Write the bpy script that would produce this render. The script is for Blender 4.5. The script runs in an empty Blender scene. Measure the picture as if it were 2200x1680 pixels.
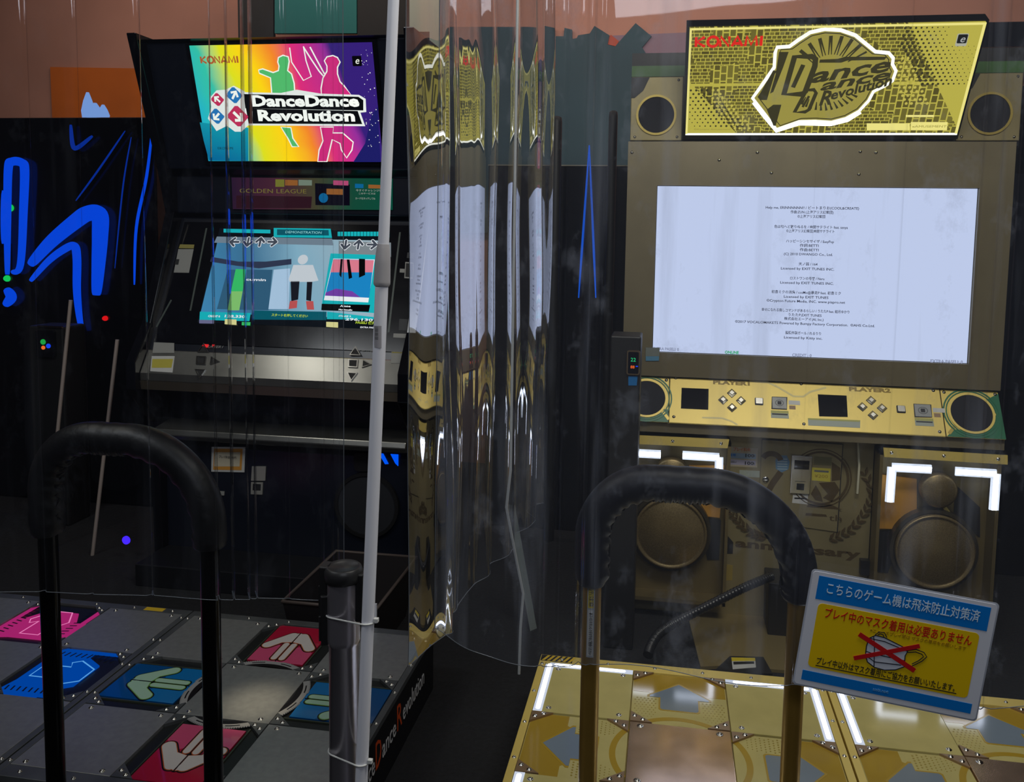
import bpy, math, random
from mathutils import Matrix, Vector
random.seed(7)
scene = bpy.context.scene
COL = scene.collection
PI = math.pi

# ------------------------------------------------------------------ camera, world, lights, exposure
F_PX, YAW, PITCH, ROLL, PPX, PPY, CAM_H = 1818.1, 0.1555, 0.0872, 0.0170, 1150.9, 655.8, 1.60


def _cam_rows():
    cy, sy, cp, sp, cr, sr = math.cos(YAW), math.sin(YAW), math.cos(PITCH), math.sin(PITCH), math.cos(ROLL), math.sin(ROLL)
    rz = Matrix(((cy, sy, 0), (-sy, cy, 0), (0, 0, 1)))
    rp = Matrix(((1, 0, 0), (0, -sp, -cp), (0, cp, -sp)))
    rr = Matrix(((cr, -sr, 0), (sr, cr, 0), (0, 0, 1)))
    return rr @ rp @ rz


CM = _cam_rows()
cam = bpy.data.cameras.new('camera')
cam.sensor_fit = 'HORIZONTAL'
cam.sensor_width = 36.0
cam.lens = F_PX / 2200 * 36
cam.shift_x = (1100 - PPX) / 2200
cam.shift_y = (PPY - 840) / 2200
cam.clip_start = 0.05
camo = bpy.data.objects.new('camera', cam)
COL.objects.link(camo)
camo.matrix_world = Matrix.Translation((0, 0, CAM_H)) @ Matrix((CM[0], -CM[1], -CM[2])).transposed().to_4x4()
scene.camera = camo

world = bpy.data.worlds.new('arcade_gloom')
scene.world = world
world.use_nodes = True
world.node_tree.nodes['Background'].inputs[0].default_value = (0.32, 0.34, 0.42, 1)
world.node_tree.nodes['Background'].inputs[1].default_value = 0.035

scene.view_settings.view_transform = 'Standard'
scene.view_settings.look = 'None'
scene.view_settings.exposure = 0.0
scene.view_settings.gamma = 1.0
scene.view_settings.use_curve_mapping = False
scene.cycles.transparent_max_bounces = 40
scene.cycles.max_bounces = 10
scene.cycles.sample_clamp_indirect = 4.0


def area(name, loc, target, sx, sy, energy, color):
    l = bpy.data.lights.new(name, 'AREA')
    l.shape, l.size, l.size_y, l.energy, l.color = 'RECTANGLE', sx, sy, energy, color
    o = bpy.data.objects.new(name, l)
    o.location = loc
    o.rotation_euler = (Vector(target) - Vector(loc)).to_track_quat('-Z', 'Y').to_euler()
    COL.objects.link(o)
    return o


def spot(name, loc, target, energy, color, ang, blend=0.6, rad=0.05):
    l = bpy.data.lights.new(name, 'SPOT')
    l.energy, l.color, l.spot_size, l.spot_blend, l.shadow_soft_size = energy, color, math.radians(ang), blend, rad
    o = bpy.data.objects.new(name, l)
    o.location = loc
    o.rotation_euler = (Vector(target) - Vector(loc)).to_track_quat('-Z', 'Y').to_euler()
    COL.objects.link(o)
    return o


area('unseen_lamp', (-1.2, 4.2, 3.40), (-1.2, 5.6, 2.5), 5.5, 0.25, 26, (1.0, 0.80, 0.66))
area('unseen_lamp', (0.6, 1.3, 3.35), (0.6, 3.0, 0.6), 1.8, 0.5, 42, (1.0, 0.96, 0.86))  # added unseen lamp to brighten the gold machine and its platforms
area('unseen_lamp', (-2.75, 1.9, 3.40), (-1.8, 2.6, 0.3), 0.22, 0.22, 4, (1.0, 0.95, 0.82))
area('unseen_lamp', (-2.4, 0.5, 3.40), (-1.8, 2.3, 0.2), 1.4, 0.5, 22, (0.95, 0.98, 1.0))  # added out of view to lift the steel platforms
area('unseen_lamp', (0.4, -1.1, 2.9), (-0.1, 1.6, 1.0), 1.4, 0.4, 14, (0.88, 0.92, 1.0))  # added behind the camera to brighten the pole, queue post and sign
spot('ceiling_downlight', (-0.95, 2.75, 3.2), (-1.16, 2.22, 0.2), 330, (1.0, 0.84, 0.58), 5.2, 1.0)


# ------------------------------------------------------------------ helpers
def ray(px, py):
    return CM.transposed() @ Vector((px - PPX, py - PPY, F_PX))


def P(px, py, Y):
    v = ray(px, py)
    return Vector((0, 0, CAM_H)) + v * (Y / v.y)


def PZ(px, py, z):
    v = ray(px, py)
    return Vector((0, 0, CAM_H)) + v * ((z - CAM_H) / v.z)


class PL:
    """a plane in the room: origin, right axis, up axis; px() gives plane coordinates of a measured point"""
    def __init__(s, o, u, v):
        s.o, s.u, s.v = Vector(o), Vector(u).normalized(), Vector(v).normalized()
        s.n = s.u.cross(s.v).normalized()
        s.M = Matrix((s.u, s.v, s.n)).transposed().to_4x4()
        s.M.translation = s.o

    def px(s, x, y):
        d = ray(x, y)
        c = Vector((0, 0, CAM_H))
        p = c + d * ((s.o - c).dot(s.n) / d.dot(s.n)) - s.o
        return (p.dot(s.u), p.dot(s.v))

    def pts(s, *q):
        return [s.px(*k) for k in q]


def wall_plane(Y, o=(0, 0)):
    return PL((o[0], Y, o[1]), (1, 0, 0), (0, 0, 1))


def crop(x0, y0, k):
    return lambda *q: [(x0 + x / k, y0 + y / k) for x, y in q]


W = {}


def place(o, parent, world_m):
    COL.objects.link(o)
    W[o] = world_m
    if parent is not None:
        o.parent = parent
        o.matrix_basis = W[parent].inverted() @ world_m
    else:
        o.matrix_basis = world_m
    return o


def tag(o, label=None, cat=None, group=None, kind=None):
    if label: o['label'] = label
    if cat: o['category'] = cat
    if group: o['group'] = group
    if kind: o['kind'] = kind
    return o


def root(name, label, cat, loc=(0, 0, 0), group=None):
    o = bpy.data.objects.new(name, None)
    o.empty_display_size = 0.1
    place(o, None, Matrix.Translation(loc))
    return tag(o, label, cat, group)


def kids(o):
    return [c for c in COL.objects if c.parent == o]


def copy_tree(o, parent=None):
    c = o.copy()
    COL.objects.link(c)
    if parent is not None: c.parent = parent
    for k in kids(o): copy_tree(k, c)
    return c


def screws(spots, z, r, m, parent, frame):
    for a, b_ in spots: MB().bolt(a, b_, z, r).build('screw', m, parent, frame)


class MB:
    def __init__(s):
        s.v, s.f, s.m, s.sm = [], [], [], []

    def add(s, vs, fs, m=0, smooth=False):
        b = len(s.v)
        s.v += [tuple(x) for x in vs]
        s.f += [tuple(i + b for i in f) for f in fs]
        s.m += [m] * len(fs)
        s.sm += [smooth] * len(fs)
        return s

    def box(s, x0, x1, y0, y1, z0, z1, m=0):
        vs = [(x, y, z) for z in (z0, z1) for y in (y0, y1) for x in (x0, x1)]
        return s.add(vs, [(0, 2, 3, 1), (4, 5, 7, 6), (0, 1, 5, 4), (2, 6, 7, 3), (0, 4, 6, 2), (1, 3, 7, 5)], m)

    def prism(s, pts, z0, z1, m=0):
        n = len(pts)
        ar = sum(pts[i][0] * pts[(i + 1) % n][1] - pts[(i + 1) % n][0] * pts[i][1] for i in range(n))
        if ar < 0: pts = pts[::-1]
        vs = [(x, y, z0) for x, y in pts] + [(x, y, z1) for x, y in pts]
        fs = [tuple(range(n - 1, -1, -1)), tuple(range(n, 2 * n))]
        fs += [(i, (i + 1) % n, n + (i + 1) % n, n + i) for i in range(n)]
        return s.add(vs, fs, m)

    def rect(s, x0, x1, y0, y1, z0, z1, m=0):
        return s.box(x0, x1, y0, y1, z0, z1, m)

    def rrect(s, x0, x1, y0, y1, r, z0, z1, m=0, k=5):
        pts = []
        for cx, cy, a in ((x1 - r, y1 - r, 0), (x0 + r, y1 - r, 90), (x0 + r, y0 + r, 180), (x1 - r, y0 + r, 270)):
            pts += [(cx + r * math.cos(math.radians(a + 90 * i / k)), cy + r * math.sin(math.radians(a + 90 * i / k))) for i in range(k + 1)]
        return s.prism(pts, z0, z1, m)

    def strip(s, pts, w, z0, z1, m=0, closed=False):
        n = len(pts)
        L, R_ = [], []
        for i in range(n):
            a = pts[(i - 1) % n] if (closed or i) else pts[0]
            b = pts[(i + 1) % n] if (closed or i < n - 1) else pts[-1]
            dx, dy = b[0] - a[0], b[1] - a[1]
            d = math.hypot(dx, dy) or 1
            ww = w[i] if isinstance(w, list) else w
            L.append((pts[i][0] - dy / d * ww / 2, pts[i][1] + dx / d * ww / 2))
            R_.append((pts[i][0] + dy / d * ww / 2, pts[i][1] - dx / d * ww / 2))
        for i in range(n if closed else n - 1):
            j = (i + 1) % n
            s.prism([R_[i], R_[j], L[j], L[i]], z0, z1, m)
        return s

    def disc(s, cx, cy, r, z0, z1, m=0, k=28, ry=None):
        return s.prism([(cx + r * math.cos(2 * PI * i / k), cy + (ry or r) * math.sin(2 * PI * i / k)) for i in range(k)], z0, z1, m)

    def ring(s, cx, cy, r0, r1, z0, z1, m=0, k=36, a0=0, a1=360, ry=1.0):
        full = abs(a1 - a0) >= 360
        n = k if full else k + 1
        A = [math.radians(a0 + (a1 - a0) * i / k) for i in range(n)]
        vs = []
        for a in A:
            c, d = math.cos(a), math.sin(a) * ry
            vs += [(cx + r0 * c, cy + r0 * d, z0), (cx + r1 * c, cy + r1 * d, z0), (cx + r1 * c, cy + r1 * d, z1), (cx + r0 * c, cy + r0 * d, z1)]
        fs = []
        for i in range(n if full else n - 1):
            p, q = 4 * i, 4 * ((i + 1) % n)
            for e in range(4):
                g = (e + 1) % 4
                fs.append((p + e, q + e, q + g, p + g))
        if not full:
            fs += [(0, 1, 2, 3), tuple(4 * (n - 1) + e for e in (3, 2, 1, 0))]
        return s.add(vs, fs, m)

    def capsule(s, A, B, r, z0, z1, m=0, k=8):
        an = math.atan2(B[1] - A[1], B[0] - A[0])
        pts = [(B[0] + r * math.cos(an - PI / 2 + PI * i / k), B[1] + r * math.sin(an - PI / 2 + PI * i / k)) for i in range(k + 1)]
        pts += [(A[0] + r * math.cos(an + PI / 2 + PI * i / k), A[1] + r * math.sin(an + PI / 2 + PI * i / k)) for i in range(k + 1)]
        return s.prism(pts, z0, z1, m)

    def tube(s, path, r, seg=16, m=0, closed=False, rf=None, cap=True):
        path = [Vector(p) for p in path]
        n = len(path)
        up = None
        rings = []
        for i, p in enumerate(path):
            a = path[(i - 1) % n] if (closed or i) else p
            b = path[(i + 1) % n] if (closed or i < n - 1) else p
            t = (b - a).normalized()
            if up is None:
                up = t.cross(Vector((0, 1, 0)) if abs(t.y) < 0.9 else Vector((1, 0, 0))).normalized()
            up = (up - t * up.dot(t)).normalized()
            sd = t.cross(up)
            rr = r[i] if isinstance(r, list) else r
            rings.append([p + (up * math.cos(2 * PI * k / seg) + sd * math.sin(2 * PI * k / seg)) * (rr if rf is None else rr * rf(i, 2 * PI * k / seg)) for k in range(seg)])
        vs = [q for g in rings for q in g]
        fs = []
        for i in range(n if closed else n - 1):
            j = (i + 1) % n
            for k in range(seg):
                l = (k + 1) % seg
                fs.append((i * seg + k, i * seg + l, j * seg + l, j * seg + k))
        s.add(vs, fs, m, True)
        if cap and not closed:
            s.add(rings[0], [tuple(range(seg - 1, -1, -1))], m)
            s.add(rings[-1], [tuple(range(seg))], m)
        return s

    def lathe(s, prof, c=(0, 0, 0), seg=24, m=0):
        vs, fs = [], []
        for r, z in prof:
            vs += [(c[0] + r * math.cos(2 * PI * k / seg), c[1] + r * math.sin(2 * PI * k / seg), c[2] + z) for k in range(seg)]
        for i in range(len(prof) - 1):
            for k in range(seg):
                l = (k + 1) % seg
                fs.append((i * seg + k, i * seg + l, (i + 1) * seg + l, (i + 1) * seg + k))
        return s.add(vs, fs, m, True)

    def bolt(s, x, y, z, r=0.006, m=0):
        return s.lathe([(r * 1.7, 0), (r * 1.65, 0.0012), (r, 0.0014), (r * 0.9, 0.0035), (r * 0.5, 0.0046), (0.0001, 0.0048)], (x, y, z), 10, m)

    def build(s, name, mats, parent=None, frame=None, bevel=0):
        mats = mats if isinstance(mats, (list, tuple)) else [mats]
        vs = s.v
        if frame is None:
            lo = [min(v[i] for v in vs) for i in range(3)]
            hi = [max(v[i] for v in vs) for i in range(3)]
            c = Vector(((lo[0] + hi[0]) / 2, (lo[1] + hi[1]) / 2, lo[2]))
            vs = [(v[0] - c.x, v[1] - c.y, v[2] - c.z) for v in vs]
            w = Matrix.Translation(c)
        else:
            w = frame.M
        me = bpy.data.meshes.new(name)
        me.from_pydata(vs, [], s.f)
        for mt in mats: me.materials.append(mt)
        me.polygons.foreach_set('material_index', s.m)
        me.polygons.foreach_set('use_smooth', s.sm)
        me.update()
        o = bpy.data.objects.new(name, me)
        place(o, parent, w)
        if bevel:
            b = o.modifiers.new('edge', 'BEVEL')
            b.width, b.segments, b.limit_method, b.angle_limit = bevel, 2, 'ANGLE', 0.7
        return o


FIT = []


def txt(s, pl, a, b, h, m, parent, name='lettering', w=None, off=0.002, rot=0, shear=0.0, align='CENTER', bold=0.0, ext=0.0003, sp=1.0):
    c = bpy.data.curves.new(name, 'FONT')
    c.body = s
    c.size = h / 0.70
    c.align_x, c.align_y = align, 'CENTER'
    c.extrude, c.offset, c.shear, c.resolution_u, c.space_character = ext, bold * h, shear, 2, sp
    c.materials.append(m)
    o = bpy.data.objects.new(name, c)
    place(o, parent, pl.M @ Matrix.Translation((a, b, off)) @ Matrix.Rotation(rot, 4, 'Z'))
    if w: FIT.append((o, w))
    return o


def lin(c):
    c = c / 255
    return c / 12.92 if c <= 0.04045 else ((c + 0.055) / 1.055) ** 2.4


def rgb(r, g, b): return (lin(r), lin(g), lin(b), 1)


MATS = {}


def mat(name, col, rough=0.5, metal=0.0, noise=0.0, nscale=8.0, bump=0.0, stretch=(1, 1, 1), spec=0.5, coat=0.0):
    if name in MATS: return MATS[name]
    m = bpy.data.materials.new(name)
    m.use_nodes = True
    N, L = m.node_tree.nodes, m.node_tree.links
    p = N['Principled BSDF']
    p.inputs['Base Color'].default_value = rgb(*col)
    p.inputs['Roughness'].default_value = rough
    p.inputs['Metallic'].default_value = metal
    p.inputs['Specular IOR Level'].default_value = spec
    p.inputs['Coat Weight'].default_value = coat
    if noise or bump:
        tc, mp, nz = N.new('ShaderNodeTexCoord'), N.new('ShaderNodeMapping'), N.new('ShaderNodeTexNoise')
        mp.inputs['Scale'].default_value = stretch
        nz.inputs['Scale'].default_value = nscale
        nz.inputs['Detail'].default_value = 5
        L.new(tc.outputs['Object'], mp.inputs['Vector'])
        L.new(mp.outputs['Vector'], nz.inputs['Vector'])
        if noise:
            rp = N.new('ShaderNodeValToRGB')
            k0, k1 = max(0, 1 - noise), 1 + noise * 0.6
            b = rgb(*col)
            rp.color_ramp.elements[0].color = (b[0] * k0, b[1] * k0, b[2] * k0, 1)
            rp.color_ramp.elements[1].color = (min(1, b[0] * k1), min(1, b[1] * k1), min(1, b[2] * k1), 1)
            rp.color_ramp.elements[0].position, rp.color_ramp.elements[1].position = 0.32, 0.68
            L.new(nz.outputs['Fac'], rp.inputs['Fac'])
            L.new(rp.outputs['Color'], p.inputs['Base Color'])
            mr = N.new('ShaderNodeMapRange')
            mr.inputs['To Min'].default_value, mr.inputs['To Max'].default_value = max(0.05, rough - noise * 0.25), min(1, rough + noise * 0.25)
            L.new(nz.outputs['Fac'], mr.inputs['Value'])
            L.new(mr.outputs['Result'], p.inputs['Roughness'])
        if bump:
            bn = N.new('ShaderNodeBump')
            bn.inputs['Strength'].default_value = bump
            bn.inputs['Distance'].default_value = 0.01
            L.new(nz.outputs['Fac'], bn.inputs['Height'])
            L.new(bn.outputs['Normal'], p.inputs['Normal'])
    MATS[name] = m
    return m


def em(name, col, k=1.0):
    if name in MATS: return MATS[name]
    m = bpy.data.materials.new(name)
    m.use_nodes = True
    N, L = m.node_tree.nodes, m.node_tree.links
    N.clear()
    e, o = N.new('ShaderNodeEmission'), N.new('ShaderNodeOutputMaterial')
    e.inputs[0].default_value = rgb(*col)
    e.inputs[1].default_value = k
    L.new(e.outputs[0], o.inputs[0])
    MATS[name] = m
    return m


def em_ramp(name, stops, k, axis=(1, 0.25), scale=1.0):
    """backlit print: colours run across the sheet along axis (sheet coordinates)"""
    m = bpy.data.materials.new(name)
    m.use_nodes = True
    N, L = m.node_tree.nodes, m.node_tree.links
    N.clear()
    tc, dt, rp, e, o, nz, ad = (N.new(t) for t in ('ShaderNodeTexCoord', 'ShaderNodeVectorMath', 'ShaderNodeValToRGB', 'ShaderNodeEmission', 'ShaderNodeOutputMaterial', 'ShaderNodeTexNoise', 'ShaderNodeMath'))
    dt.operation = 'DOT_PRODUCT'
    dt.inputs[1].default_value = (axis[0] / scale, axis[1] / scale, 0)
    nz.inputs['Scale'].default_value = 4 / scale
    ad.operation = 'MULTIPLY_ADD'
    ad.inputs[1].default_value = 0.14
    L.new(tc.outputs['Object'], dt.inputs[0])
    L.new(tc.outputs['Object'], nz.inputs['Vector'])
    L.new(nz.outputs['Fac'], ad.inputs[0])
    L.new(dt.outputs['Value'], ad.inputs[2])
    L.new(ad.outputs[0], rp.inputs['Fac'])
    el = rp.color_ramp.elements
    while len(el) < len(stops): el.new(0.5)
    for x, (p, c) in zip(el, stops):
        x.position, x.color = p, rgb(*c)
    L.new(rp.outputs['Color'], e.inputs[0])
    e.inputs[1].default_value = k
    L.new(e.outputs[0], o.inputs[0])
    return m


black = mat('black_paint', (18, 19, 24), 0.45)
gloss_black = mat('gloss_black', (14, 15, 22), 0.16, noise=0.15)
black_plastic = mat('black_plastic', (22, 22, 24), 0.5)
dark_navy = mat('dark_laminate', (20, 24, 36), 0.28)
vinyl_pad = mat('black_vinyl', (27, 28, 38), 0.46, noise=0.1, nscale=22, bump=0.12)
steel = mat('brushed_steel', (158, 160, 160), 0.36, 0.6, noise=0.09, nscale=50)
rail_steel = mat('rail_steel', (112, 116, 118), 0.38, 0.6, noise=0.2)
ledge_steel = mat('ledge_steel', (150, 150, 146), 0.26, 0.85, noise=0.15, nscale=6)
chrome = mat('polished_steel', (205, 205, 205), 0.15, 1.0)
bolt_m = mat('bolt_chrome', (210, 208, 200), 0.2, 1.0)
gold = mat('gold_lacquer', (186, 164, 88), 0.38, 0.55, noise=0.12, nscale=6)
gold_tube = mat('gold_tube', (176, 140, 66), 0.34, 0.65, noise=0.12, nscale=9)
gold_face = mat('gold_faceplate', (232, 206, 112), 0.42, 0.2)
bronze = mat('dull_bronze_panel', (150, 138, 100), 0.42, 0.45, noise=0.15, nscale=5)
bronze_dark = mat('bronze_print', (88, 72, 44), 0.5, 0.3)
frame_grey = mat('grey_bronze_frame', (128, 118, 93), 0.4, 0.4, noise=0.12, nscale=4)
copper = mat('copper_plate', (222, 192, 168), 0.14, 0.8, noise=0.28, nscale=7)
bracket_m = mat('copper_bracket', (160, 134, 104), 0.38, 0.5)
acryl = mat('gold_print_acrylic', (196, 184, 120), 0.08, 0.0, noise=0.06, nscale=14)
acryl_dark = mat('gold_print_dark', (170, 140, 52), 0.08)
acryl_ring = mat('gold_print_ring', (176, 146, 50), 0.16)
arrow_grey = mat('arrow_print_grey', (124, 138, 152), 0.10)
dotm = mat('halftone_print', (158, 140, 62), 0.2)
led_white = em('led_white', (225, 235, 255), 7.0)
led_soft = em('led_diffuser', (215, 225, 240), 1.3)
white_plastic = mat('white_pole_coating', (228, 230, 240), 0.4)
white_print = mat('white_print', (226, 226, 228), 0.5)
sticker_w = mat('sticker_white', (200, 200, 196), 0.5)
sticker_y = mat('sticker_yellow', (214, 190, 40), 0.5)
sticker_b = mat('sticker_blue', (120, 168, 205), 0.5)
ink = mat('ink_black', (24, 24, 26), 0.6)
ink_grey = mat('ink_grey', (96, 98, 100), 0.6)
ink_red = mat('ink_red', (196, 30, 34), 0.5)
sign_blue = mat('sign_blue', (0, 118, 206), 0.4)
sign_yellow = mat('sign_yellow', (226, 190, 8), 0.4)
sign_white = mat('sign_laminate_white', (210, 214, 226), 0.28)
pcb_green = mat('circuit_green', (40, 110, 78), 0.4)
speaker_black = mat('speaker_cloth', (24, 25, 34), 0.8)
grille = mat('speaker_mesh', (140, 122, 84), 0.4, 0.7, noise=0.3, nscale=260)
glass_dark = mat('dark_glass', (16, 18, 26), 0.08, coat=0.5)
key_m = mat('button_steel', (190, 188, 180), 0.25, 0.8)
hazard_k = mat('hazard_black', (20, 20, 18), 0.5)

# ------------------------------------------------------------------ the room
floor_m = mat('dark_carpet', (24, 25, 29), 0.85, noise=0.35, nscale=60, bump=0.4)
wall_m = mat('pink_brown_wall', (196, 142, 124), 0.8, noise=0.1, nscale=2)


def struct(o): return tag(o, kind='structure')


struct(MB().box(-6, 4, -1.5, 6.0, -0.1, 0).build('floor', floor_m))
struct(MB().box(-6, 4, 5.6, 5.7, 0, 3.5).build('wall_back', wall_m))
struct(MB().box(-6.1, -6, -1.5, 5.7, 0, 3.5).build('wall_left', mat('dark_wall', (60, 46, 52), 0.8)))
struct(MB().box(4, 4.1, -1.5, 5.7, 0, 3.5).build('wall_right', mat('dark_wall', (60, 46, 52), 0.8)))
struct(MB().box(-6.1, 4.1, -1.5, 5.7, 3.5, 3.6).build('ceiling', mat('dark_ceiling', (70, 60, 58), 0.9)))

STROKES = {'K': [[(0, 0), (0, 1)], [(.72, 1), (.08, .48), (.78, 0)]], 'O': [[(.5 + .46 * math.cos(i * PI / 10), .5 + .5 * math.sin(i * PI / 10)) for i in range(21)]],
           'N': [[(0, 0), (0, 1), (.74, 0), (.74, 1)]], 'A': [[(0, 0), (.45, 1), (.9, 0)], [(.18, .28), (.72, .28)]], 'M': [[(0, 0), (.1, 1), (.5, .12), (.9, 1), (1, 0)]], 'I': [[(.1, 0), (.1, 1)]]}


def stroke_word(word, pl, x0, y0, w, h, m, parent, name, thick):
    """bold sign lettering built from strokes: one mesh for the word"""
    adv = {'I': .34, 'N': 1.0, 'K': .98, 'M': 1.26}
    tot = sum(adv.get(c, 1.16) for c in word) - .14
    k = w / tot
    b_ = MB()
    x = x0
    for c in word:
        for st in STROKES[c]:
            b_.strip([(x + p[0] * k, y0 + p[1] * h) for p in st], thick, 0.0, 0.0015)
        x += adv.get(c, 1.16) * k
    b_.build(name, m, parent, pl)


# ------------------------------------------------------------------ gold machine: cabinet
GC = root('dance_game_cabinet', 'gold arcade dance game cabinet with lit marquee and large white credits screen', 'arcade machine', (0.555, 3.85, 0))
XM = 0.553
side = PL((0, 0, 0), (0, 1, 0), (0, 0, 1))          # (Y, Z) profile, extruded along X
MB().box(-0.175, 1.28, 3.52, 4.25, 0, 0.83).build('cabinet_body', bronze, GC, bevel=0.004)
MB().prism([(3.40, 0.80), (3.402, 0.838), (3.512, 1.0), (4.2, 1.012), (4.2, 0.80)], -0.175, 1.28).build('console', frame_grey, GC, side)
f = MB()
S0, S1, Z0, Z1 = -0.058, 1.162, 1.113, 1.793
f.box(-0.178, S0, 3.48, 4.2, 1.015, 1.968).box(S1, 1.282, 3.48, 4.2, 1.015, 1.968)
f.box(S0, S1, 3.48, 4.2, Z1, 1.968).box(S0, S1, 3.48, 4.2, 1.015, Z0)
fr = f.build('screen_frame', frame_grey, GC)
fp = wall_plane(3.48)
screws([fp.px(*q) for q in crop(1340, 300, 2.558)((525, 112), (812, 182), (1292, 190), (1300, 65), (1386, 70), (46, 70), (735, 70))], 0, 0.004, bolt_m, fr, fp)
MB().box(S0, S1, 3.50, 3.52, Z0, Z1).build('screen_backing', black, GC)
SP = wall_plane(3.499)
scr = MB().rect(S0 + 0.002, S1 - 0.002, Z0 + 0.002, Z1 - 0.002, 0, 0.001).build('screen', em('credits_screen', (200, 212, 243), 1.0), GC, SP)
c7 = crop(1400, 380, 3.0137)
inkS = em('screen_ink', (52, 56, 84), 0.45)
for s, x, y, w in (
        ('Help me, ERINNNNNN!! / ビートまりお(COOL&CREATE)', 1038, 202, 552), ('作曲:ZUN (上海アリス幻樂団)', 1038, 230, 254), ('©上海アリス幻樂団', 1034, 258, 164),
        ('色は匂へど散りぬるを / 幽閉サテライト feat. senya', 1030, 326, 436), ('©上海アリス幻樂団,幽閉サテライト', 1028, 353, 286),
        ('ハッピーシンセサイザ / EasyPop', 1024, 419, 284), ('作詞:BETTI', 1020, 446, 112), ('作曲:BETTI', 1020, 474, 112), ('(C) 2010 DWANGO Co., Ltd.', 1013, 502, 290),
        ('天ノ弱 / 164', 1012, 566, 112), ('Licensed by EXIT TUNES INC.', 1008, 596, 318), ('ロストワンの号哭 / Neru', 1006, 659, 204), ('Licensed by EXIT TUNES INC.', 1004, 688, 318),
        ('初音ミクの消失 / cosMo@暴走P feat. 初音ミク', 1000, 750, 414), ('Licensed by EXIT TUNES', 999, 779, 266), ('©Crypton Future Media, INC. www.piapro.net', 996, 807, 470),
        ('幸せになれる隠しコマンドがあるらしい / うたたP feat. 結月ゆかり', 995, 868, 526), ('うたたP,EXIT TUNES', 990, 896, 200), ('株式会社エーアイ(AI, Inc.)', 985, 922, 236),
        ('©2017 VOCALOMAKETS Powered by Bumpy Factory Corporation.  ©AHS Co.Ltd.', 987, 951, 838), ('脳漿炸裂ガール / れるりり', 982, 1013, 214), ('Licensed by Kitty inc.', 980, 1043, 230)):
    a, z = SP.px(*c7((x, y))[0])
    txt(s, SP, a, z, 0.0098, inkS, scr, w=w / 3.0137 / F_PX * 3.53, off=0.0016, bold=0.015)
inkS2 = em('screen_grey_ink', (150, 158, 186), 0.9)
for s, x, y, w, m in (('EXTRA PASELI: 0', 92, 1115, 164, inkS2), ('ONLINE', 519, 1137, 86, em('online_green', (20, 176, 104), 0.9)), ('CREDIT : 0', 972, 1156, 118, inkS2), ('EXTRA PASELI: 0', 1908, 1196, 186, inkS2)):
    a, z = SP.px(*c7((x, y))[0])
    txt(s, SP, a, z, 0.0115, m, scr, w=w / 3.0137 / F_PX * 3.53, off=0.0016, bold=0.05)

# head with loudspeakers behind the marquee
HP = wall_plane(3.62)
hd = MB().box(-0.178, 1.34, 3.62, 4.2, 1.968, 2.345).build('head_box', black, GC)
MB().rect(-0.178, 1.34, 2.248, 2.292, 0, 0.006).build('head_stripe', mat('dark_green_print', (58, 96, 44), 0.4), hd, HP)
for sx in (-1, 1):
    x0, x1 = (-0.178, 0.036) if sx < 0 else (1.105, 1.338)
    cx = -0.072 if sx < 0 else 1.224
    sp = MB().rect(x0, x1, 1.985, 2.246, 0, 0.012).build('tweeter_panel', bronze, GC, HP, bevel=0.003)
    MB().disc(cx, 2.09, 0.074, 0.012, 0.014).build('speaker_cloth', speaker_black, sp, HP)
    MB().ring(cx, 2.09, 0.074, 0.083, 0.012, 0.018).build('speaker_ring', gold, sp, HP)
    MB().prism([(x0, 2.16), (x0, 2.244), (x0 + 0.075, 2.244), (x0 + 0.05, 2.19), (x0 + 0.015, 2.16)], 0.012, 0.0135).build('panel_print', black_plastic, sp, HP)
    screws([(i, k) for i in (x0 + 0.02, x1 - 0.02) for k in (2.0, 2.232)], 0.012, 0.0035, bolt_m, sp, HP)

# marquee, leaning forward over the screen
MP = PL((0.0495, 3.55, 2.006), (1, 0, 0), (0, -0.25, 0.362))
MWd, MHt = 1.04, 0.44
MB().rect(-0.012, MWd + 0.012, -0.03, MHt + 0.004, -0.07, -0.012).build('marquee_housing', gloss_black, GC, MP)


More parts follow.
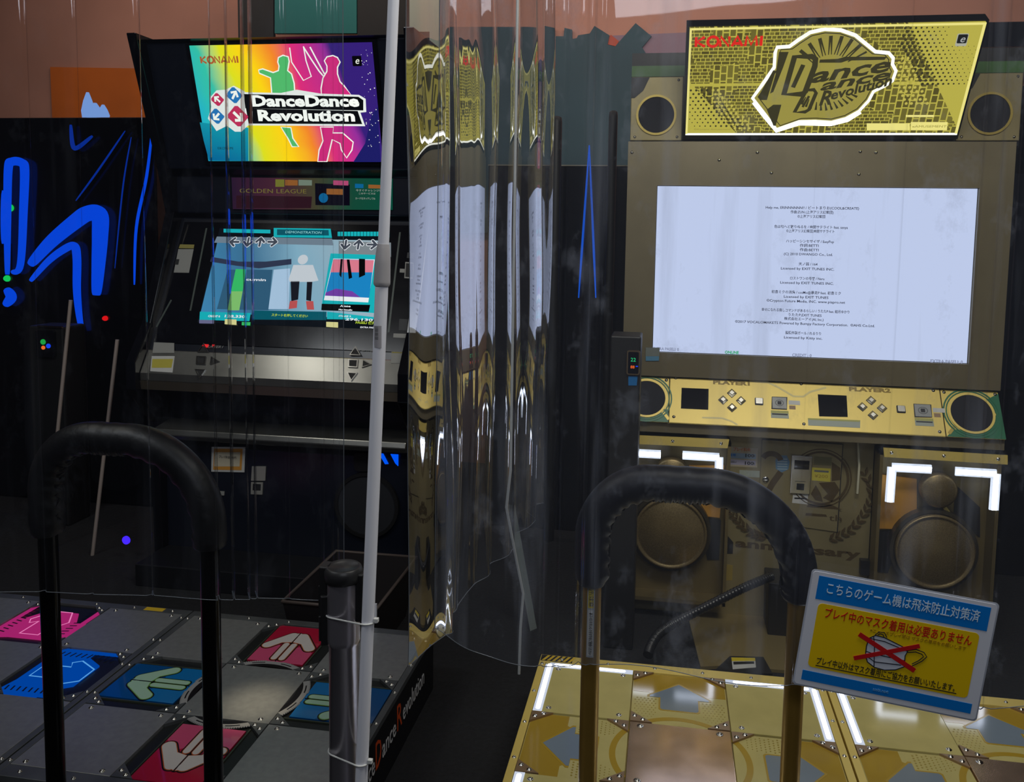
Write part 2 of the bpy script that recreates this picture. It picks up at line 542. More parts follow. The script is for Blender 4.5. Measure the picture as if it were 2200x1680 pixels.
def marquee_gold():
    m = bpy.data.materials.new('backlit_gold_print')
    m.use_nodes = True
    N, L = m.node_tree.nodes, m.node_tree.links
    N.clear()
    tc, o, e = N.new('ShaderNodeTexCoord'), N.new('ShaderNodeOutputMaterial'), N.new('ShaderNodeEmission')
    sx = N.new('ShaderNodeSeparateXYZ')
    L.new(tc.outputs['Object'], sx.inputs[0])

    def math_(op, a, b=None, c=None):
        n = N.new('ShaderNodeMath')
        n.operation = op
        for i, v in enumerate((a, b, c)):
            if v is None: continue
            if isinstance(v, (int, float)): n.inputs[i].default_value = v
            else: L.new(v, n.inputs[i])
        return n.outputs[0]
    br = []
    for sc, off, rot in ((30, 0.5, 0), (17, 0.35, PI / 2)):
        mp = N.new('ShaderNodeMapping')
        mp.inputs['Rotation'].default_value = (0, 0, rot)
        bk = N.new('ShaderNodeTexBrick')
        bk.inputs['Scale'].default_value = sc
        bk.inputs['Mortar Size'].default_value = 0.045
        bk.inputs['Mortar Smooth'].default_value = 0.0
        bk.inputs['Brick Width'].default_value = 0.55
        bk.inputs['Row Height'].default_value = 0.42
        bk.offset, bk.offset_frequency, bk.squash, bk.squash_frequency = off, 2, 1.7, 3
        bk.inputs['Color1'].default_value = (0, 0, 0, 1)
        bk.inputs['Color2'].default_value = (0.25, 0.25, 0.25, 1)
        bk.inputs['Mortar'].default_value = (1, 1, 1, 1)
        L.new(tc.outputs['Object'], mp.inputs[0])
        L.new(mp.outputs[0], bk.inputs['Vector'])
        br.append(bk.outputs['Color'])
    vo = N.new('ShaderNodeTexVoronoi')
    vo.feature, vo.distance = 'F1', 'CHEBYCHEV'
    vo.inputs['Scale'].default_value = 9
    L.new(tc.outputs['Object'], vo.inputs['Vector'])
    sel = math_('GREATER_THAN', math_('FRACT', math_('MULTIPLY', vo.outputs['Color'], 3.7)), 0.45)
    mx = N.new('ShaderNodeMix')
    mx.data_type = 'RGBA'
    L.new(sel, mx.inputs['Factor'])
    L.new(br[0], mx.inputs[6])
    L.new(br[1], mx.inputs[7])
    # two plain gold corners: lower left and upper right
    x, y = sx.outputs['X'], sx.outputs['Y']
    ll = math_('LESS_THAN', math_('ADD', math_('MULTIPLY', x, 1.15), y), 0.235)
    ur = math_('GREATER_THAN', math_('ADD', math_('MULTIPLY', x, 1.0), math_('MULTIPLY', y, 0.62)), 1.05)
    bar = math_('LESS_THAN', math_('ABSOLUTE', math_('SUBTRACT', y, 0.212)), 0.006)
    plain = math_('MAXIMUM', math_('MAXIMUM', ll, ur), bar)
    fac = math_('MAXIMUM', plain, mx.outputs[2])
    c = N.new('ShaderNodeMix')
    c.data_type = 'RGBA'
    c.inputs[6].default_value = rgb(84, 76, 28)
    c.inputs[7].default_value = rgb(196, 184, 74)
    L.new(fac, c.inputs['Factor'])
    L.new(c.outputs[2], e.inputs[0])
    e.inputs[1].default_value = 0.95
    L.new(e.outputs[0], o.inputs[0])
    return m


mq = MB().rect(0, MWd, 0, MHt, -0.012, 0).build('marquee', marquee_gold(), GC, MP)
gold_lit = em('marquee_gold_lit', (206, 192, 84), 0.95)
gold_pale = em('marquee_pale_lit', (238, 226, 130), 1.1)
white_lit = em('marquee_edge_light', (250, 250, 235), 1.6)
dark_lit = em('marquee_dark_print', (66, 62, 34), 0.8)
gold_mid = em('marquee_mid_gold', (168, 156, 70), 0.9)
e_ = MB()
e_.rect(0, MWd, MHt - 0.007, MHt, 0, 0.004).rect(0, 0.008, 0, MHt, 0, 0.004).rect(MWd - 0.009, MWd, 0, MHt, 0, 0.004)
e_.build('marquee_rim', gold_pale, mq, MP)
MB().rect(0, MWd, -0.004, 0.003, 0, 0.004).build('marquee_light', white_lit, mq, MP)
c3 = crop(1440, 30, 2.895)


def m3(*q): return MP.pts(*c3(*q))


outline = [(664, 205), (740, 200), (795, 160), (870, 112), (960, 92), (1060, 98), (1150, 130), (1230, 195), (1275, 232), (1358, 240), (1385, 272), (1380, 308), (1402, 350), (1380, 412), (1330, 445), (1262, 478), (1232, 535), (1172, 600), (1090, 645), (1000, 668), (900, 662), (800, 664), (660, 712), (590, 622), (512, 520), (570, 440), (646, 330), (652, 240)]
om = m3(*outline)
cx, cy = sum(p[0] for p in om) / len(om), sum(p[1] for p in om) / len(om)
MB().strip(om, 0.012, 0.0, 0.007, closed=True).build('logo_border_light', em('logo_border_light', (248, 248, 232), 1.35), mq, MP)
MB().strip(m3((520, 545), (590, 635), (660, 722), (800, 676), (1000, 680), (1100, 655), (1180, 605)), 0.016, 0.004, 0.007).build('logo_glow_strip', em('logo_glow', (255, 255, 250), 4.0), mq, MP)
lg = MB().prism(om, 0.0, 0.006).build('logo_plate', gold_mid, mq, MP)
rays = MB()
oc = m3((985, 370))[0]
for i in range(15):
    a = math.radians(38 + i * 7.6)
    for r0, r1, da in ((0.078, 0.150, 0.05 if i % 2 else -0.05),):
        rays.strip([(oc[0] + r0 * math.cos(a), oc[1] + r0 * math.sin(a)), (oc[0] + r1 * math.cos(a + da), oc[1] + r1 * math.sin(a + da))], [0.003, 0.008], 0.006, 0.0072)
for i in range(12):
    a = math.radians(232 + i * 7.8)
    rays.strip([(oc[0] + 0.118 * math.cos(a), oc[1] + 0.118 * math.sin(a)), (oc[0] + 0.150 * math.cos(a + 0.06), oc[1] + 0.150 * math.sin(a + 0.06))], [0.003, 0.009], 0.006, 0.0072)
rays.strip([(cx + (p[0] - cx) * 0.93, cy + (p[1] - cy) * 0.93) for p in om], 0.0035, 0.006, 0.0071, closed=True)
rays.build('ray_print', dark_lit, mq, MP)
sl = MB()
for q in (((676, 232), (735, 232), (700, 330), (640, 480), (620, 490), (655, 370)), ((640, 345), (655, 350), (600, 530), (560, 530), (545, 512)), ((930, 280), (1040, 275), (1085, 262), (1345, 262), (1330, 280), (1100, 285), (1060, 298), (925, 298)),
          ((600, 590), (640, 560), (690, 560), (655, 690), (640, 690))):
    sl.prism(m3(*q), 0.006, 0.0075)
sl.strip(m3((772, 262), (880, 260), (902, 275), (898, 320), (838, 480), (812, 494), (706, 494)), 0.021, 0.006, 0.0075, closed=True)
sl.strip(m3((826, 312), (762, 452)), 0.016, 0.006, 0.0075)
sl.strip(m3((846, 470), (892, 466), (906, 486), (862, 590), (838, 604), (772, 606)), 0.014, 0.006, 0.0075, closed=True)
sl.strip(m3((862, 506), (822, 574)), 0.009, 0.006, 0.0075)
sl.build('logo_monogram', dark_lit, mq, MP)
for s, x, y, h, w, r in (('ance', 1105, 350, 0.058, 0.285, 0.16), ('ance', 1135, 410, 0.042, 0.250, 0.18), ('R', 958, 522, 0.058, 0.046, 0.1), ('evolution', 1178, 458, 0.038, 0.222, 0.28)):
    a, z = m3((x, y))[0]
    txt(s, MP, a, z, h, dark_lit, mq, 'logo_lettering', w=w, off=0.0076, rot=r, shear=0.30, bold=0.04)
a, z = m3((366, 170))[0]
stroke_word('KONAMI', MP, a - 0.122, z - 0.019, 0.244, 0.038, em('red_sign_print', (228, 38, 26), 1.0), mq, 'maker_lettering', 0.0105)
bx = m3((1815, 155))[0]
MB().rrect(bx[0] - 0.019, bx[0] + 0.019, bx[1] - 0.026, bx[1] + 0.020, 0.004, 0, 0.003).build('badge_back', em('badge_white', (196, 196, 176), 0.8), mq, MP)
MB().rrect(bx[0] - 0.0165, bx[0] + 0.0165, bx[1] - 0.015, bx[1] + 0.018, 0.004, 0.003, 0.004).build('badge', em('badge_dark', (30, 32, 30), 0.7), mq, MP)
txt('e', MP, bx[0], bx[1] + 0.001, 0.027, em('badge_letter', (190, 192, 190), 0.9), mq, 'badge_letter', off=0.0045, shear=0.25)
ht = MB()
for i in range(11):
    for j in range(12):
        x, y = 0.014 + i * 0.021 + (0.0105 if j % 2 else 0), 0.19 - j * 0.0155
        d = 1.15 * x + y
        if y > 0.02 and 0.06 < d < 0.30: ht.disc(x, y, 0.0018 + 0.0042 * (d - 0.06) / 0.24, 0, 0.001, k=8)
for i in range(16):
    for j in range(16):
        x, y = 1.028 - i * 0.0185 - (0.009 if j % 2 else 0), 0.425 - j * 0.0145
        d = x + 0.62 * y
        if x > 0.76 and d > 0.985 and not (x > 0.925 and y > 0.355): ht.disc(x, y, max(0.0012, 0.0062 - (d - 0.985) * 0.024), 0, 0.001, k=8)
ht.build('halftone_dots', dark_lit, mq, MP)
hl = MB()
for i in range(9):
    for j in range(11):
        x, y = 0.10 + i * 0.019 + (0.0095 if j % 2 else 0), 0.19 - j * 0.0165
        if y > 0.012 and 0.235 < 1.15 * x + y < 0.335: hl.disc(x, y, 0.0054, 0, 0.0011, k=8)
for i in range(12):
    for j in range(12):
        x, y = 0.99 - i * 0.019 - (0.0095 if j % 2 else 0), 0.31 - j * 0.0165
        if 0.90 < x + 0.62 * y < 1.0: hl.disc(x, y, 0.0056, 0, 0.0011, k=8)
hl.build('halftone_light_dots', gold_lit, mq, MP)
g = MB()
for q in (((1222, 680), (1490, 680), (1490, 722), (1222, 722)), ((1496, 672), (1725, 672), (1720, 722), (1496, 722)), ((1465, 628), (1640, 628), (1640, 640), (1465, 640))):
    g.prism(m3(*q), 0, 0.002)
g.build('caption_plate', gold_pale, mq, MP)
a, z = m3((1610, 698))[0]
txt('eAMUSEMENT', MP, a, z, 0.009, gold_mid, mq, 'caption_lettering', w=0.125, off=0.003)
a, z = m3((260, 716))[0]
txt('©Konami Amusement', MP, a, z, 0.008, gold_mid, mq, 'caption_lettering', w=0.145, off=0.003)

# control panel
CP = PL((0, 3.39, 0.842), (1, 0, 0), (0, 0.112, 0.163))
CH = 0.198
cpn = MB().rect(0.018, 1.063, -0.002, CH - 0.002, 0, 0.010).build('control_panel', gold_face, GC, CP, bevel=0.002)
cA = crop(1360, 800, 5.238)
c5 = crop(1340, 780, 2.558)


def c5p(*q): return CP.pts(*c5(*q))


for p_, (lab, lx, ly, lw, sq, keys, st, rd, wl) in enumerate((
        ('PLAYER1', 594, 116, 0.146, ((318, 142), (466, 148), (464, 262), (314, 255)), ((593, 172), (545, 209), (643, 213), (594, 251)), (742, 217), ((812, 191), (897, 194), (895, 262), (810, 258)), (856, 288)),
        ('PLAYER2', 1348, 154, 0.158, ((1064, 178), (1222, 185), (1228, 302), (1072, 298)), ((1356, 212), (1308, 247), (1416, 254), (1366, 293)), (1520, 260), ((1588, 230), (1685, 235), (1690, 305), (1594, 303)), (1648, 330)))):
    a, z = c5p((lx, ly))[0]
    txt(lab, CP, a, z, 0.016, mat('gold_ink', (150, 124, 44), 0.5), cpn, w=lw, off=0.0105, bold=0.08)
    MB().prism(c5p(*sq), 0.010, 0.0115).build('touch_window', glass_dark, cpn, CP)
    for q in keys:
        a, z = c5p(q)[0]
        r = 0.0175
        k = MB()
        k.prism([(a + r * 1.12, z), (a, z + r * 1.12), (a - r * 1.12, z), (a, z - r * 1.12)], 0.010, 0.013, 1)
        k.add([(a + r, z, 0.013), (a, z + r, 0.013), (a - r, z, 0.013), (a, z - r, 0.013)] + [(a + r * .55, z, 0.020), (a, z + r * .55, 0.020), (a - r * .55, z, 0.020), (a, z - r * .55, 0.020)],
              [(0, 1, 5, 4), (1, 2, 6, 5), (2, 3, 7, 6), (3, 0, 4, 7), (4, 5, 6, 7)], 0)
        k.build('menu_button', [key_m, black_plastic], cpn, CP)
    a, z = c5p(st)[0]
    MB().rrect(a - 0.0165, a + 0.0165, z - 0.0155, z + 0.0155, 0.004, 0.010, 0.0125, 1).rrect(a - 0.013, a + 0.013, z - 0.012, z + 0.012, 0.002, 0.0125, 0.019, 0).build('start_button', [key_m, black_plastic], cpn, CP)
    rp = c5p(*rd)
    rdr = MB().prism(rp, 0.010, 0.013).build('card_reader', black_plastic, cpn, CP)
    rcx, rcy = sum(p[0] for p in rp) / 4, sum(p[1] for p in rp) / 4
    hw, hh = (rp[1][0] - rp[0][0]) / 2 - 0.003, (rp[0][1] - rp[3][1]) / 2 - 0.003
    MB().rect(rcx - hw, rcx + hw, rcy - hh, rcy + hh, 0.013, 0.0138, 0).ring(rcx, rcy, hw * .5, hw * .62, 0.0138, 0.0144, 1, ry=0.8).rrect(rcx - hw * .27, rcx + hw * .27, rcy - hh * .3, rcy + hh * .3, 0.002, 0.0138, 0.0146, 2).build('reader_face', [mat('reader_grey', (150, 152, 150), 0.4), mat('reader_line', (96, 98, 98), 0.5), ink], rdr, CP)
    a, z = c5p(wl)[0]
    lb = MB().rect(a - 0.034, a + 0.034, z - 0.016, z + 0.016, 0.010, 0.0108, 0).rect(a - 0.034, a + 0.034, z + 0.005, z + 0.016, 0.0108, 0.0112, 1).rect(a - 0.030, a + 0.030, z - 0.002, z + 0.003, 0.0108, 0.0113, 2)
    lb.build('warning_label', [mat('label_grey', (160, 168, 156), 0.5), mat('label_olive', (170, 168, 88), 0.5), ink], cpn, CP)
    a, z = rp[1][0] + 0.026, (rp[1][1] + rp[2][1]) / 2
    MB().rect(a - 0.022, a + 0.022, z - 0.004, z + 0.014, 0.010, 0.0107, 0).rect(a - 0.020, a + 0.004, z - 0.024, z - 0.008, 0.010, 0.0107, 1).build('small_label', [sticker_w, mat('label_brown', (150, 120, 90), 0.5)], cpn, CP)
g = c5p((1010, 308), (1297, 320), (1296, 362), (1012, 348))
MB().prism(g, 0.010, 0.0108, 0).prism([(p[0], p[1] if i < 2 else g[i - 3 if i == 3 else 1][1] - 0.007) for i, p in enumerate(g)], 0.0108, 0.0112, 1).build('caution_strip', [mat('label_grey', (160, 168, 156), 0.5), mat('label_olive', (170, 168, 88), 0.5)], cpn, CP)
screws(c5p((286, 88), (275, 300), (973, 120), (988, 340), (1697, 157), (1732, 383)), 0.010, 0.004, bolt_m, cpn, CP)
tr = MB()
tr.strip(c5p((690, 105), (790, 112), (850, 140), (930, 188), (985, 190), (1020, 165), (1110, 140)), 0.008, 0.010, 0.0104)
tr.strip(c5p((430, 305), (540, 308), (590, 325), (625, 345)), 0.007, 0.010, 0.0104)
tr.build('circuit_trace', mat('pale_gold_trace', (224, 208, 138), 0.4), cpn, CP)
for sx in (-1, 1):
    x0, x1 = (-0.172, 0.015) if sx < 0 else (1.067, 1.278)
    cx = c5p((1906, 275))[0][0] if sx > 0 else 2 * XM - 0.012 - c5p((1906, 275))[0][0]
    pn = MB().rect(x0, x1, 0.0, CH - 0.002, 0, 0.008).build('speaker_wing', gold_face, GC, CP, bevel=0.002)
    q = [(x0, 0.0), (x1, 0.0), (x1, 0.055), (x0, 0.055)] if sx < 0 else [(x0, 0.0), (x1, 0.0), (x1, CH - 0.01), (x1 - 0.05, CH - 0.04), (x1 - 0.02, 0.10), (x1 - 0.06, 0.03), (x0 + 0.03, 0.03)]
    MB().prism(q, 0.008, 0.0085).build('green_print', pcb_green, pn, CP)
    MB().ring(cx, 0.100, 0.098, 0.1035, 0.0085, 0.0105).ring(cx, 0.100, 0.089, 0.0935, 0.0085, 0.0105).build('ring_print', pcb_green, pn, CP)
    MB().ring(cx, 0.100, 0.076, 0.085, 0.0085, 0.012).build('speaker_ring', gold_face, pn, CP)
    MB().disc(cx, 0.100, 0.076, 0.0085, 0.0105, k=40).build('speaker_cloth', speaker_black, pn, CP)
    MB().strip([(cx - sx * 0.062, 0.05), (cx - sx * 0.092, 0.012)], 0.012, 0.0085, 0.0095).build('trace_print', gold, pn, CP)
    screws([(i, CH - 0.014) for i in (x0 + 0.012, x1 - 0.012)], 0.0085, 0.004, bolt_m, pn, CP)

# lower front: coin door, printed anniversary emblem, speaker boxes
LP = wall_plane(3.52)
c2 = crop(1540, 940, 4.667)


def c2p(*q): return LP.pts(*c2(*q))


dr = MB().prism(c2p((452, 15), (1262, 65), (1205, 945), (410, 830)), 0, 0.006).build('coin_door', bronze, GC, LP, bevel=0.002)
z_ = 0.0062
MB().strip(c2p((452, 15), (1262, 65), (1205, 945)), 0.004, 0.006, 0.0068).build('door_seam', ink, dr, LP)
cs = MB().prism(c2p((745, 168), (955, 182), (925, 560), (730, 548)), 0.006, 0.016).build('coin_slot', chrome, dr, LP, bevel=0.002)
MB().prism(c2p((775, 215), (925, 225), (918, 312), (770, 305)), 0.016, 0.0165).build('reject_window', glass_dark, cs, LP)
MB().prism(c2p((780, 425), (885, 432), (878, 530), (775, 522)), 0.016, 0.020).build('return_cup_frame', chrome, cs, LP)
MB().prism(c2p((795, 445), (870, 450), (865, 515), (790, 508)), 0.020, 0.0206).build('return_cup', ink, cs, LP)
lb = MB().prism(c2p((762, 570), (912, 570), (905, 665), (752, 650)), 0.006, 0.0068).build('coin_label', sticker_w, dr, LP)
MB().prism(c2p((776, 595), (900, 600), (898, 615), (775, 610)), 0.0068, 0.0072).build('label_bar', ink, lb, LP)
hx = MB().prism(c2p((615, 175), (700, 175), (728, 240), (715, 315), (650, 345), (590, 310), (585, 225)), 0.006, 0.0066).build('blue_sticker', mat('dull_blue_sticker', (92, 128, 158), 0.5), dr, LP)
b = MB()
for k in range(5): b.prism(c2p((605, 205 + k * 25), (705, 208 + k * 25), (705, 218 + k * 25), (605, 215 + k * 25)), 0.0066, 0.007)
b.build('sticker_lines', mat('sticker_lines_pale', (150, 170, 180), 0.5), hx, LP)
ty = MB().prism(c2p((952, 295), (1140, 308), (1135, 440), (950, 425)), 0.006, 0.0066).build('price_sticker', mat('dull_yellow_sticker', (190, 178, 66), 0.5), dr, LP)
a, z = c2p((1045, 385))[0]
txt('¥200', LP, a, z, 0.013, mat('gold_ink', (150, 124, 44), 0.5), ty, w=0.052, off=0.0068)
MB().prism(c2p((975, 320), (1120, 330), (1118, 348), (974, 338)), 0.0066, 0.007).build('sticker_line', ink_grey, ty, LP)
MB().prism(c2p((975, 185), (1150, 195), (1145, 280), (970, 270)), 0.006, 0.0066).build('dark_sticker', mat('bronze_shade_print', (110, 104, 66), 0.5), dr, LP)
a, z = c2p((488, 415))[0]
MB().lathe([(0.013, 0), (0.013, 0.004), (0.008, 0.006), (0.0001, 0.006)], (a, z, 0.006), 16).build('door_lock', chrome, dr, LP)
pr = MB().prism(c2p((90, 85), (412, 108), (405, 300), (78, 285)), 0, 0.001).build('price_card', mat('price_card', (190, 178, 150), 0.5), GC, LP)
g = MB()
g.prism(c2p((115, 150), (392, 165), (392, 215), (112, 205)), 0.001, 0.0015, 0).prism(c2p((112, 215), (390, 232), (388, 280), (110, 268)), 0.001, 0.0015, 1)
g.build('price_rows', [mat('price_row_blue', (150, 176, 200), 0.5), mat('price_row_lilac', (186, 180, 204), 0.5)], pr, LP)
for s, x, y, h, w, m in (('プレイ料金', 250, 122, 0.012, 0.07, mat('ink_orange', (196, 110, 50), 0.5)), ('100', 325, 182, 0.013, 0.036, ink), ('100', 320, 258, 0.013, 0.036, ink), ('円', 372, 186, 0.007, None, ink), ('円', 368, 264, 0.007, None, ink), ('通常', 155, 175, 0.008, 0.03, sign_blue), ('PASELI', 152, 243, 0.007, 0.034, ink_grey)):
    a, z = c2p((x, y))[0]
    txt(s, LP, a, z, h, m, pr, w=w, off=0.002, bold=0.04)
MB().prism(c2p((228, 325), (430, 335), (428, 400), (225, 390)), 0, 0.001).build('notice_label', mat('label_grey', (160, 168, 156), 0.5), GC, LP)
MB().prism(c2p((40, 975), (110, 985), (165, 1050), (160, 1165), (40, 1165)), 0, 0.001).build('hexagon_print', mat('hexagon_dark', (40, 38, 38), 0.4), GC, LP)
MB().prism(c2p((22, 1260), (160, 1280), (155, 1430), (20, 1435)), 0, 0.001).build('side_plate', gold, GC, LP)
ep = MB()
ec = c2p((1040, 400))[0]
ep.ring(ec[0], ec[1], 0.117, 0.121, 0.0066, 0.0072).ring(ec[0], ec[1], 0.103, 0.111, 0.0066, 0.0072)
for q in (((915, 660), (1130, 660), (1255, 720), (900, 690)), ((890, 750), (1090, 765), (1105, 790), (885, 775)), ((940, 560), (990, 470), (1040, 560), (1060, 640), (985, 620)), ((1020, 450), (1180, 440), (1230, 520), (1150, 640), (1060, 600), (1110, 560)), ((1150, 240), (1235, 300), (1235, 420), (1150, 430))):
    ep.prism(c2p(*q), 0.0066, 0.0072)
ep.ring(c2p((545, 250))[0][0], c2p((545, 250))[0][1], 0.028, 0.05, 0.0066, 0.0072, a0=20, a1=150)
ep.strip(c2p((640, 340), (560, 450), (520, 520)), 0.025, 0.0066, 0.0072)
ep.build('emblem_ring', bronze_dark, GC, LP)
lf = MB()
for sgn, pts in ((1, [(1480, 350), (1545, 480), (1555, 600), (1500, 720), (1430, 830), (1330, 930), (1210, 990), (1090, 1030)]), (-1, [(130, 720), (190, 800), (260, 880), (350, 950), (450, 985), (520, 1000)])):
    pp = c2p(*pts)
    for i in range(len(pp) - 1):
        for t in (0.2, 0.7):
            x, y = pp[i][0] * (1 - t) + pp[i + 1][0] * t, pp[i][1] * (1 - t) + pp[i + 1][1] * t
            an = math.atan2(pp[i + 1][1] - pp[i][1], pp[i + 1][0] - pp[i][0])
            for d in (0.6, -0.6):
                aa = an + PI + d
                ex, ey = x + 0.034 * math.cos(aa), y + 0.034 * math.sin(aa)
                mx_, my_ = (x + ex) / 2, (y + ey) / 2
                nx, ny = -math.sin(aa) * 0.006, math.cos(aa) * 0.006
                lf.prism([(x, y), (mx_ + nx, my_ + ny), (ex, ey), (mx_ - nx, my_ - ny)], 0.0008, 0.0073)
lf.build('laurel_print', bronze_dark, GC, LP)
a, z = c2p((800, 1115))[0]
txt('anniversary', LP, a, z, 0.034, bronze_dark, GC, 'emblem_lettering', w=0.50, off=0.001, rot=-0.025, bold=0.05)
a, z = c2p((1190, 805))[0]
txt('th', LP, a, z, 0.026, bronze_dark, GC, 'emblem_lettering', w=0.05, off=0.0068)

BP = wall_plane(3.42)


def speaker_box(sx):
    def q(*pts):
        r = BP.pts(*c5(*pts))
        return r if sx > 0 else [(2 * XM - p[0], p[1]) for p in r]
    x0, x1 = (0.838, 1.282) if sx > 0 else (2 * XM - 1.282, 2 * XM - 0.838)
    bx_ = MB()
    bx_.box(x0, x0 + 0.012, 3.42, 3.52, 0.085, 0.765).box(x1 - 0.012, x1, 3.42, 3.52, 0.085, 0.765).box(x0, x1, 3.42, 3.52, 0.085, 0.10).box(x0, x1, 3.42, 3.52, 0.752, 0.765).box(x0, x1, 3.505, 3.52, 0.1, 0.752)
    sb = bx_.build('speaker_box', mat('bronze_box', (120, 106, 70), 0.45, 0.5), GC)
    MB().prism(q((1425, 462), (2107, 505), (2107, 556), (1430, 514)), 0, 0.006, 0).build('top_strip', gold_face, sb, BP)
    screws(q((1470, 490), (1757, 507), (2055, 525)), 0.006, 0.004, bolt_m, sb, BP)
    for L_ in ([(1460, 762), (1474, 572), (1690, 583)], [(2032, 806), (2046, 608), (1822, 594)]):
        pts = q(*L_)
        MB().strip(pts[:2], 0.033, -0.004, 0.006).strip([(pts[1][0], pts[1][1]), pts[2]], 0.033, -0.004, 0.0061).build('led_holder', led_soft, sb, BP)
        MB().strip([pts[0], pts[1]], 0.020, 0.006, 0.0072).strip([pts[1], pts[2]], 0.020, 0.0061, 0.0073).build('led_strip', led_white, sb, BP)
    bk = PL((0, 3.505, 0), (1, 0, 0), (0, 0, 1))
    pl_ = q((1430, 640), (1640, 668), (1640, 950), (1430, 945))
    MB().prism(pl_, 0, 0.012).build('inner_plate', mat('amber_plate', (206, 150, 64), 0.4, 0.3), sb, bk)
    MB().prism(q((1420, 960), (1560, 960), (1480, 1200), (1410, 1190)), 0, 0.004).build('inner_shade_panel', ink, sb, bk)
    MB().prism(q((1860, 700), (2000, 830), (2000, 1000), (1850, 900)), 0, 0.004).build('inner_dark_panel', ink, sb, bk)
    c = q((1720, 1050))[0]
    t = q((1745, 712))[0]
    cone = MB().lathe([(0.143, 0.0), (0.15, 0.055), (0.142, 0.06), (0.138, 0.05), (0.13, 0.052), (0.10, 0.062), (0.05, 0.068), (0.0001, 0.07)], (c[0], c[1], 0.012), 48)
    cone.build('woofer_grille', grille, sb, bk)
    MB().ring(c[0], c[1], 0.152, 0.166, 0.0, 0.05).build('woofer_ring', mat('dark_ring', (60, 54, 40), 0.4, 0.4), sb, bk)
    MB().lathe([(0.066, 0.0), (0.068, 0.05), (0.06, 0.055), (0.035, 0.064), (0.0001, 0.068)], (t[0], t[1], 0.012), 36).build('midrange_grille', grille, sb, bk)
    MB().strip(q((1790, 820), (1850, 900)), 0.014, 0.0, 0.03).build('bright_bracket', gold_face, sb, bk)
    return sb


speaker_box(1)
speaker_box(-1)
g = LP.pts((1642, 1218), (1688, 1222), (1684, 1330), (1640, 1330))
MB().prism(g, 0, 0.16).build('hose_bracket', black_plastic, GC, LP, bevel=0.004)
MB().prism(c2p((1430, 1205), (1570, 1215), (1560, 1360), (1425, 1350)), 0, 0.03).build('cable_box', black_plastic, GC, LP)
MB().tube([P(1843, 945, 3.50), P(1846, 1000, 3.49), P(1842, 1060, 3.50)], 0.005, 8).build('door_bead', mat('bead_white', (200, 196, 170), 0.3), GC)

# ------------------------------------------------------------------ dance stages
ST_Z = 0.20


def rot2(pts, th, cx, cy):
    c, s_ = math.cos(th), math.sin(th)
    return [(cx + x * c - y * s_, cy + x * s_ + y * c) for x, y in pts]


def stage_frame(r, pl, n, pitch, rl, bk, ft, side_m, rail_m, depth):
    """box under the panels and four flat rails around them; pl has its origin at the back left panel corner"""
    w, d = pitch * 3, depth * 3
    MB().box(-rl, w + rl, -d - ft, bk, -ST_Z, -0.016).build('stage_box', side_m, r, pl)
    for q in ((-rl, 0, -d - ft, bk), (w, w + rl, -d - ft, bk), (0, w, 0, bk), (0, w, -d - ft, -d)):
        m = MB().rect(*q, -0.016, 0.002, 0)
        x0, x1, y0, y1 = q
        if x1 - x0 < y1 - y0:
            for k in range(6): m.bolt((x0 + x1) / 2, y1 - 0.06 - k * (y1 - y0 - 0.12) / 5, 0.002, 0.0035, 1)
        else:
            for k in range(6): m.bolt(x0 + 0.05 + k * (x1 - x0 - 0.1) / 5, (y0 + y1) / 2, 0.002, 0.0035, 1)
        m.build('edge_rail', [rail_m, bolt_m], r, pl, bevel=0.0015)


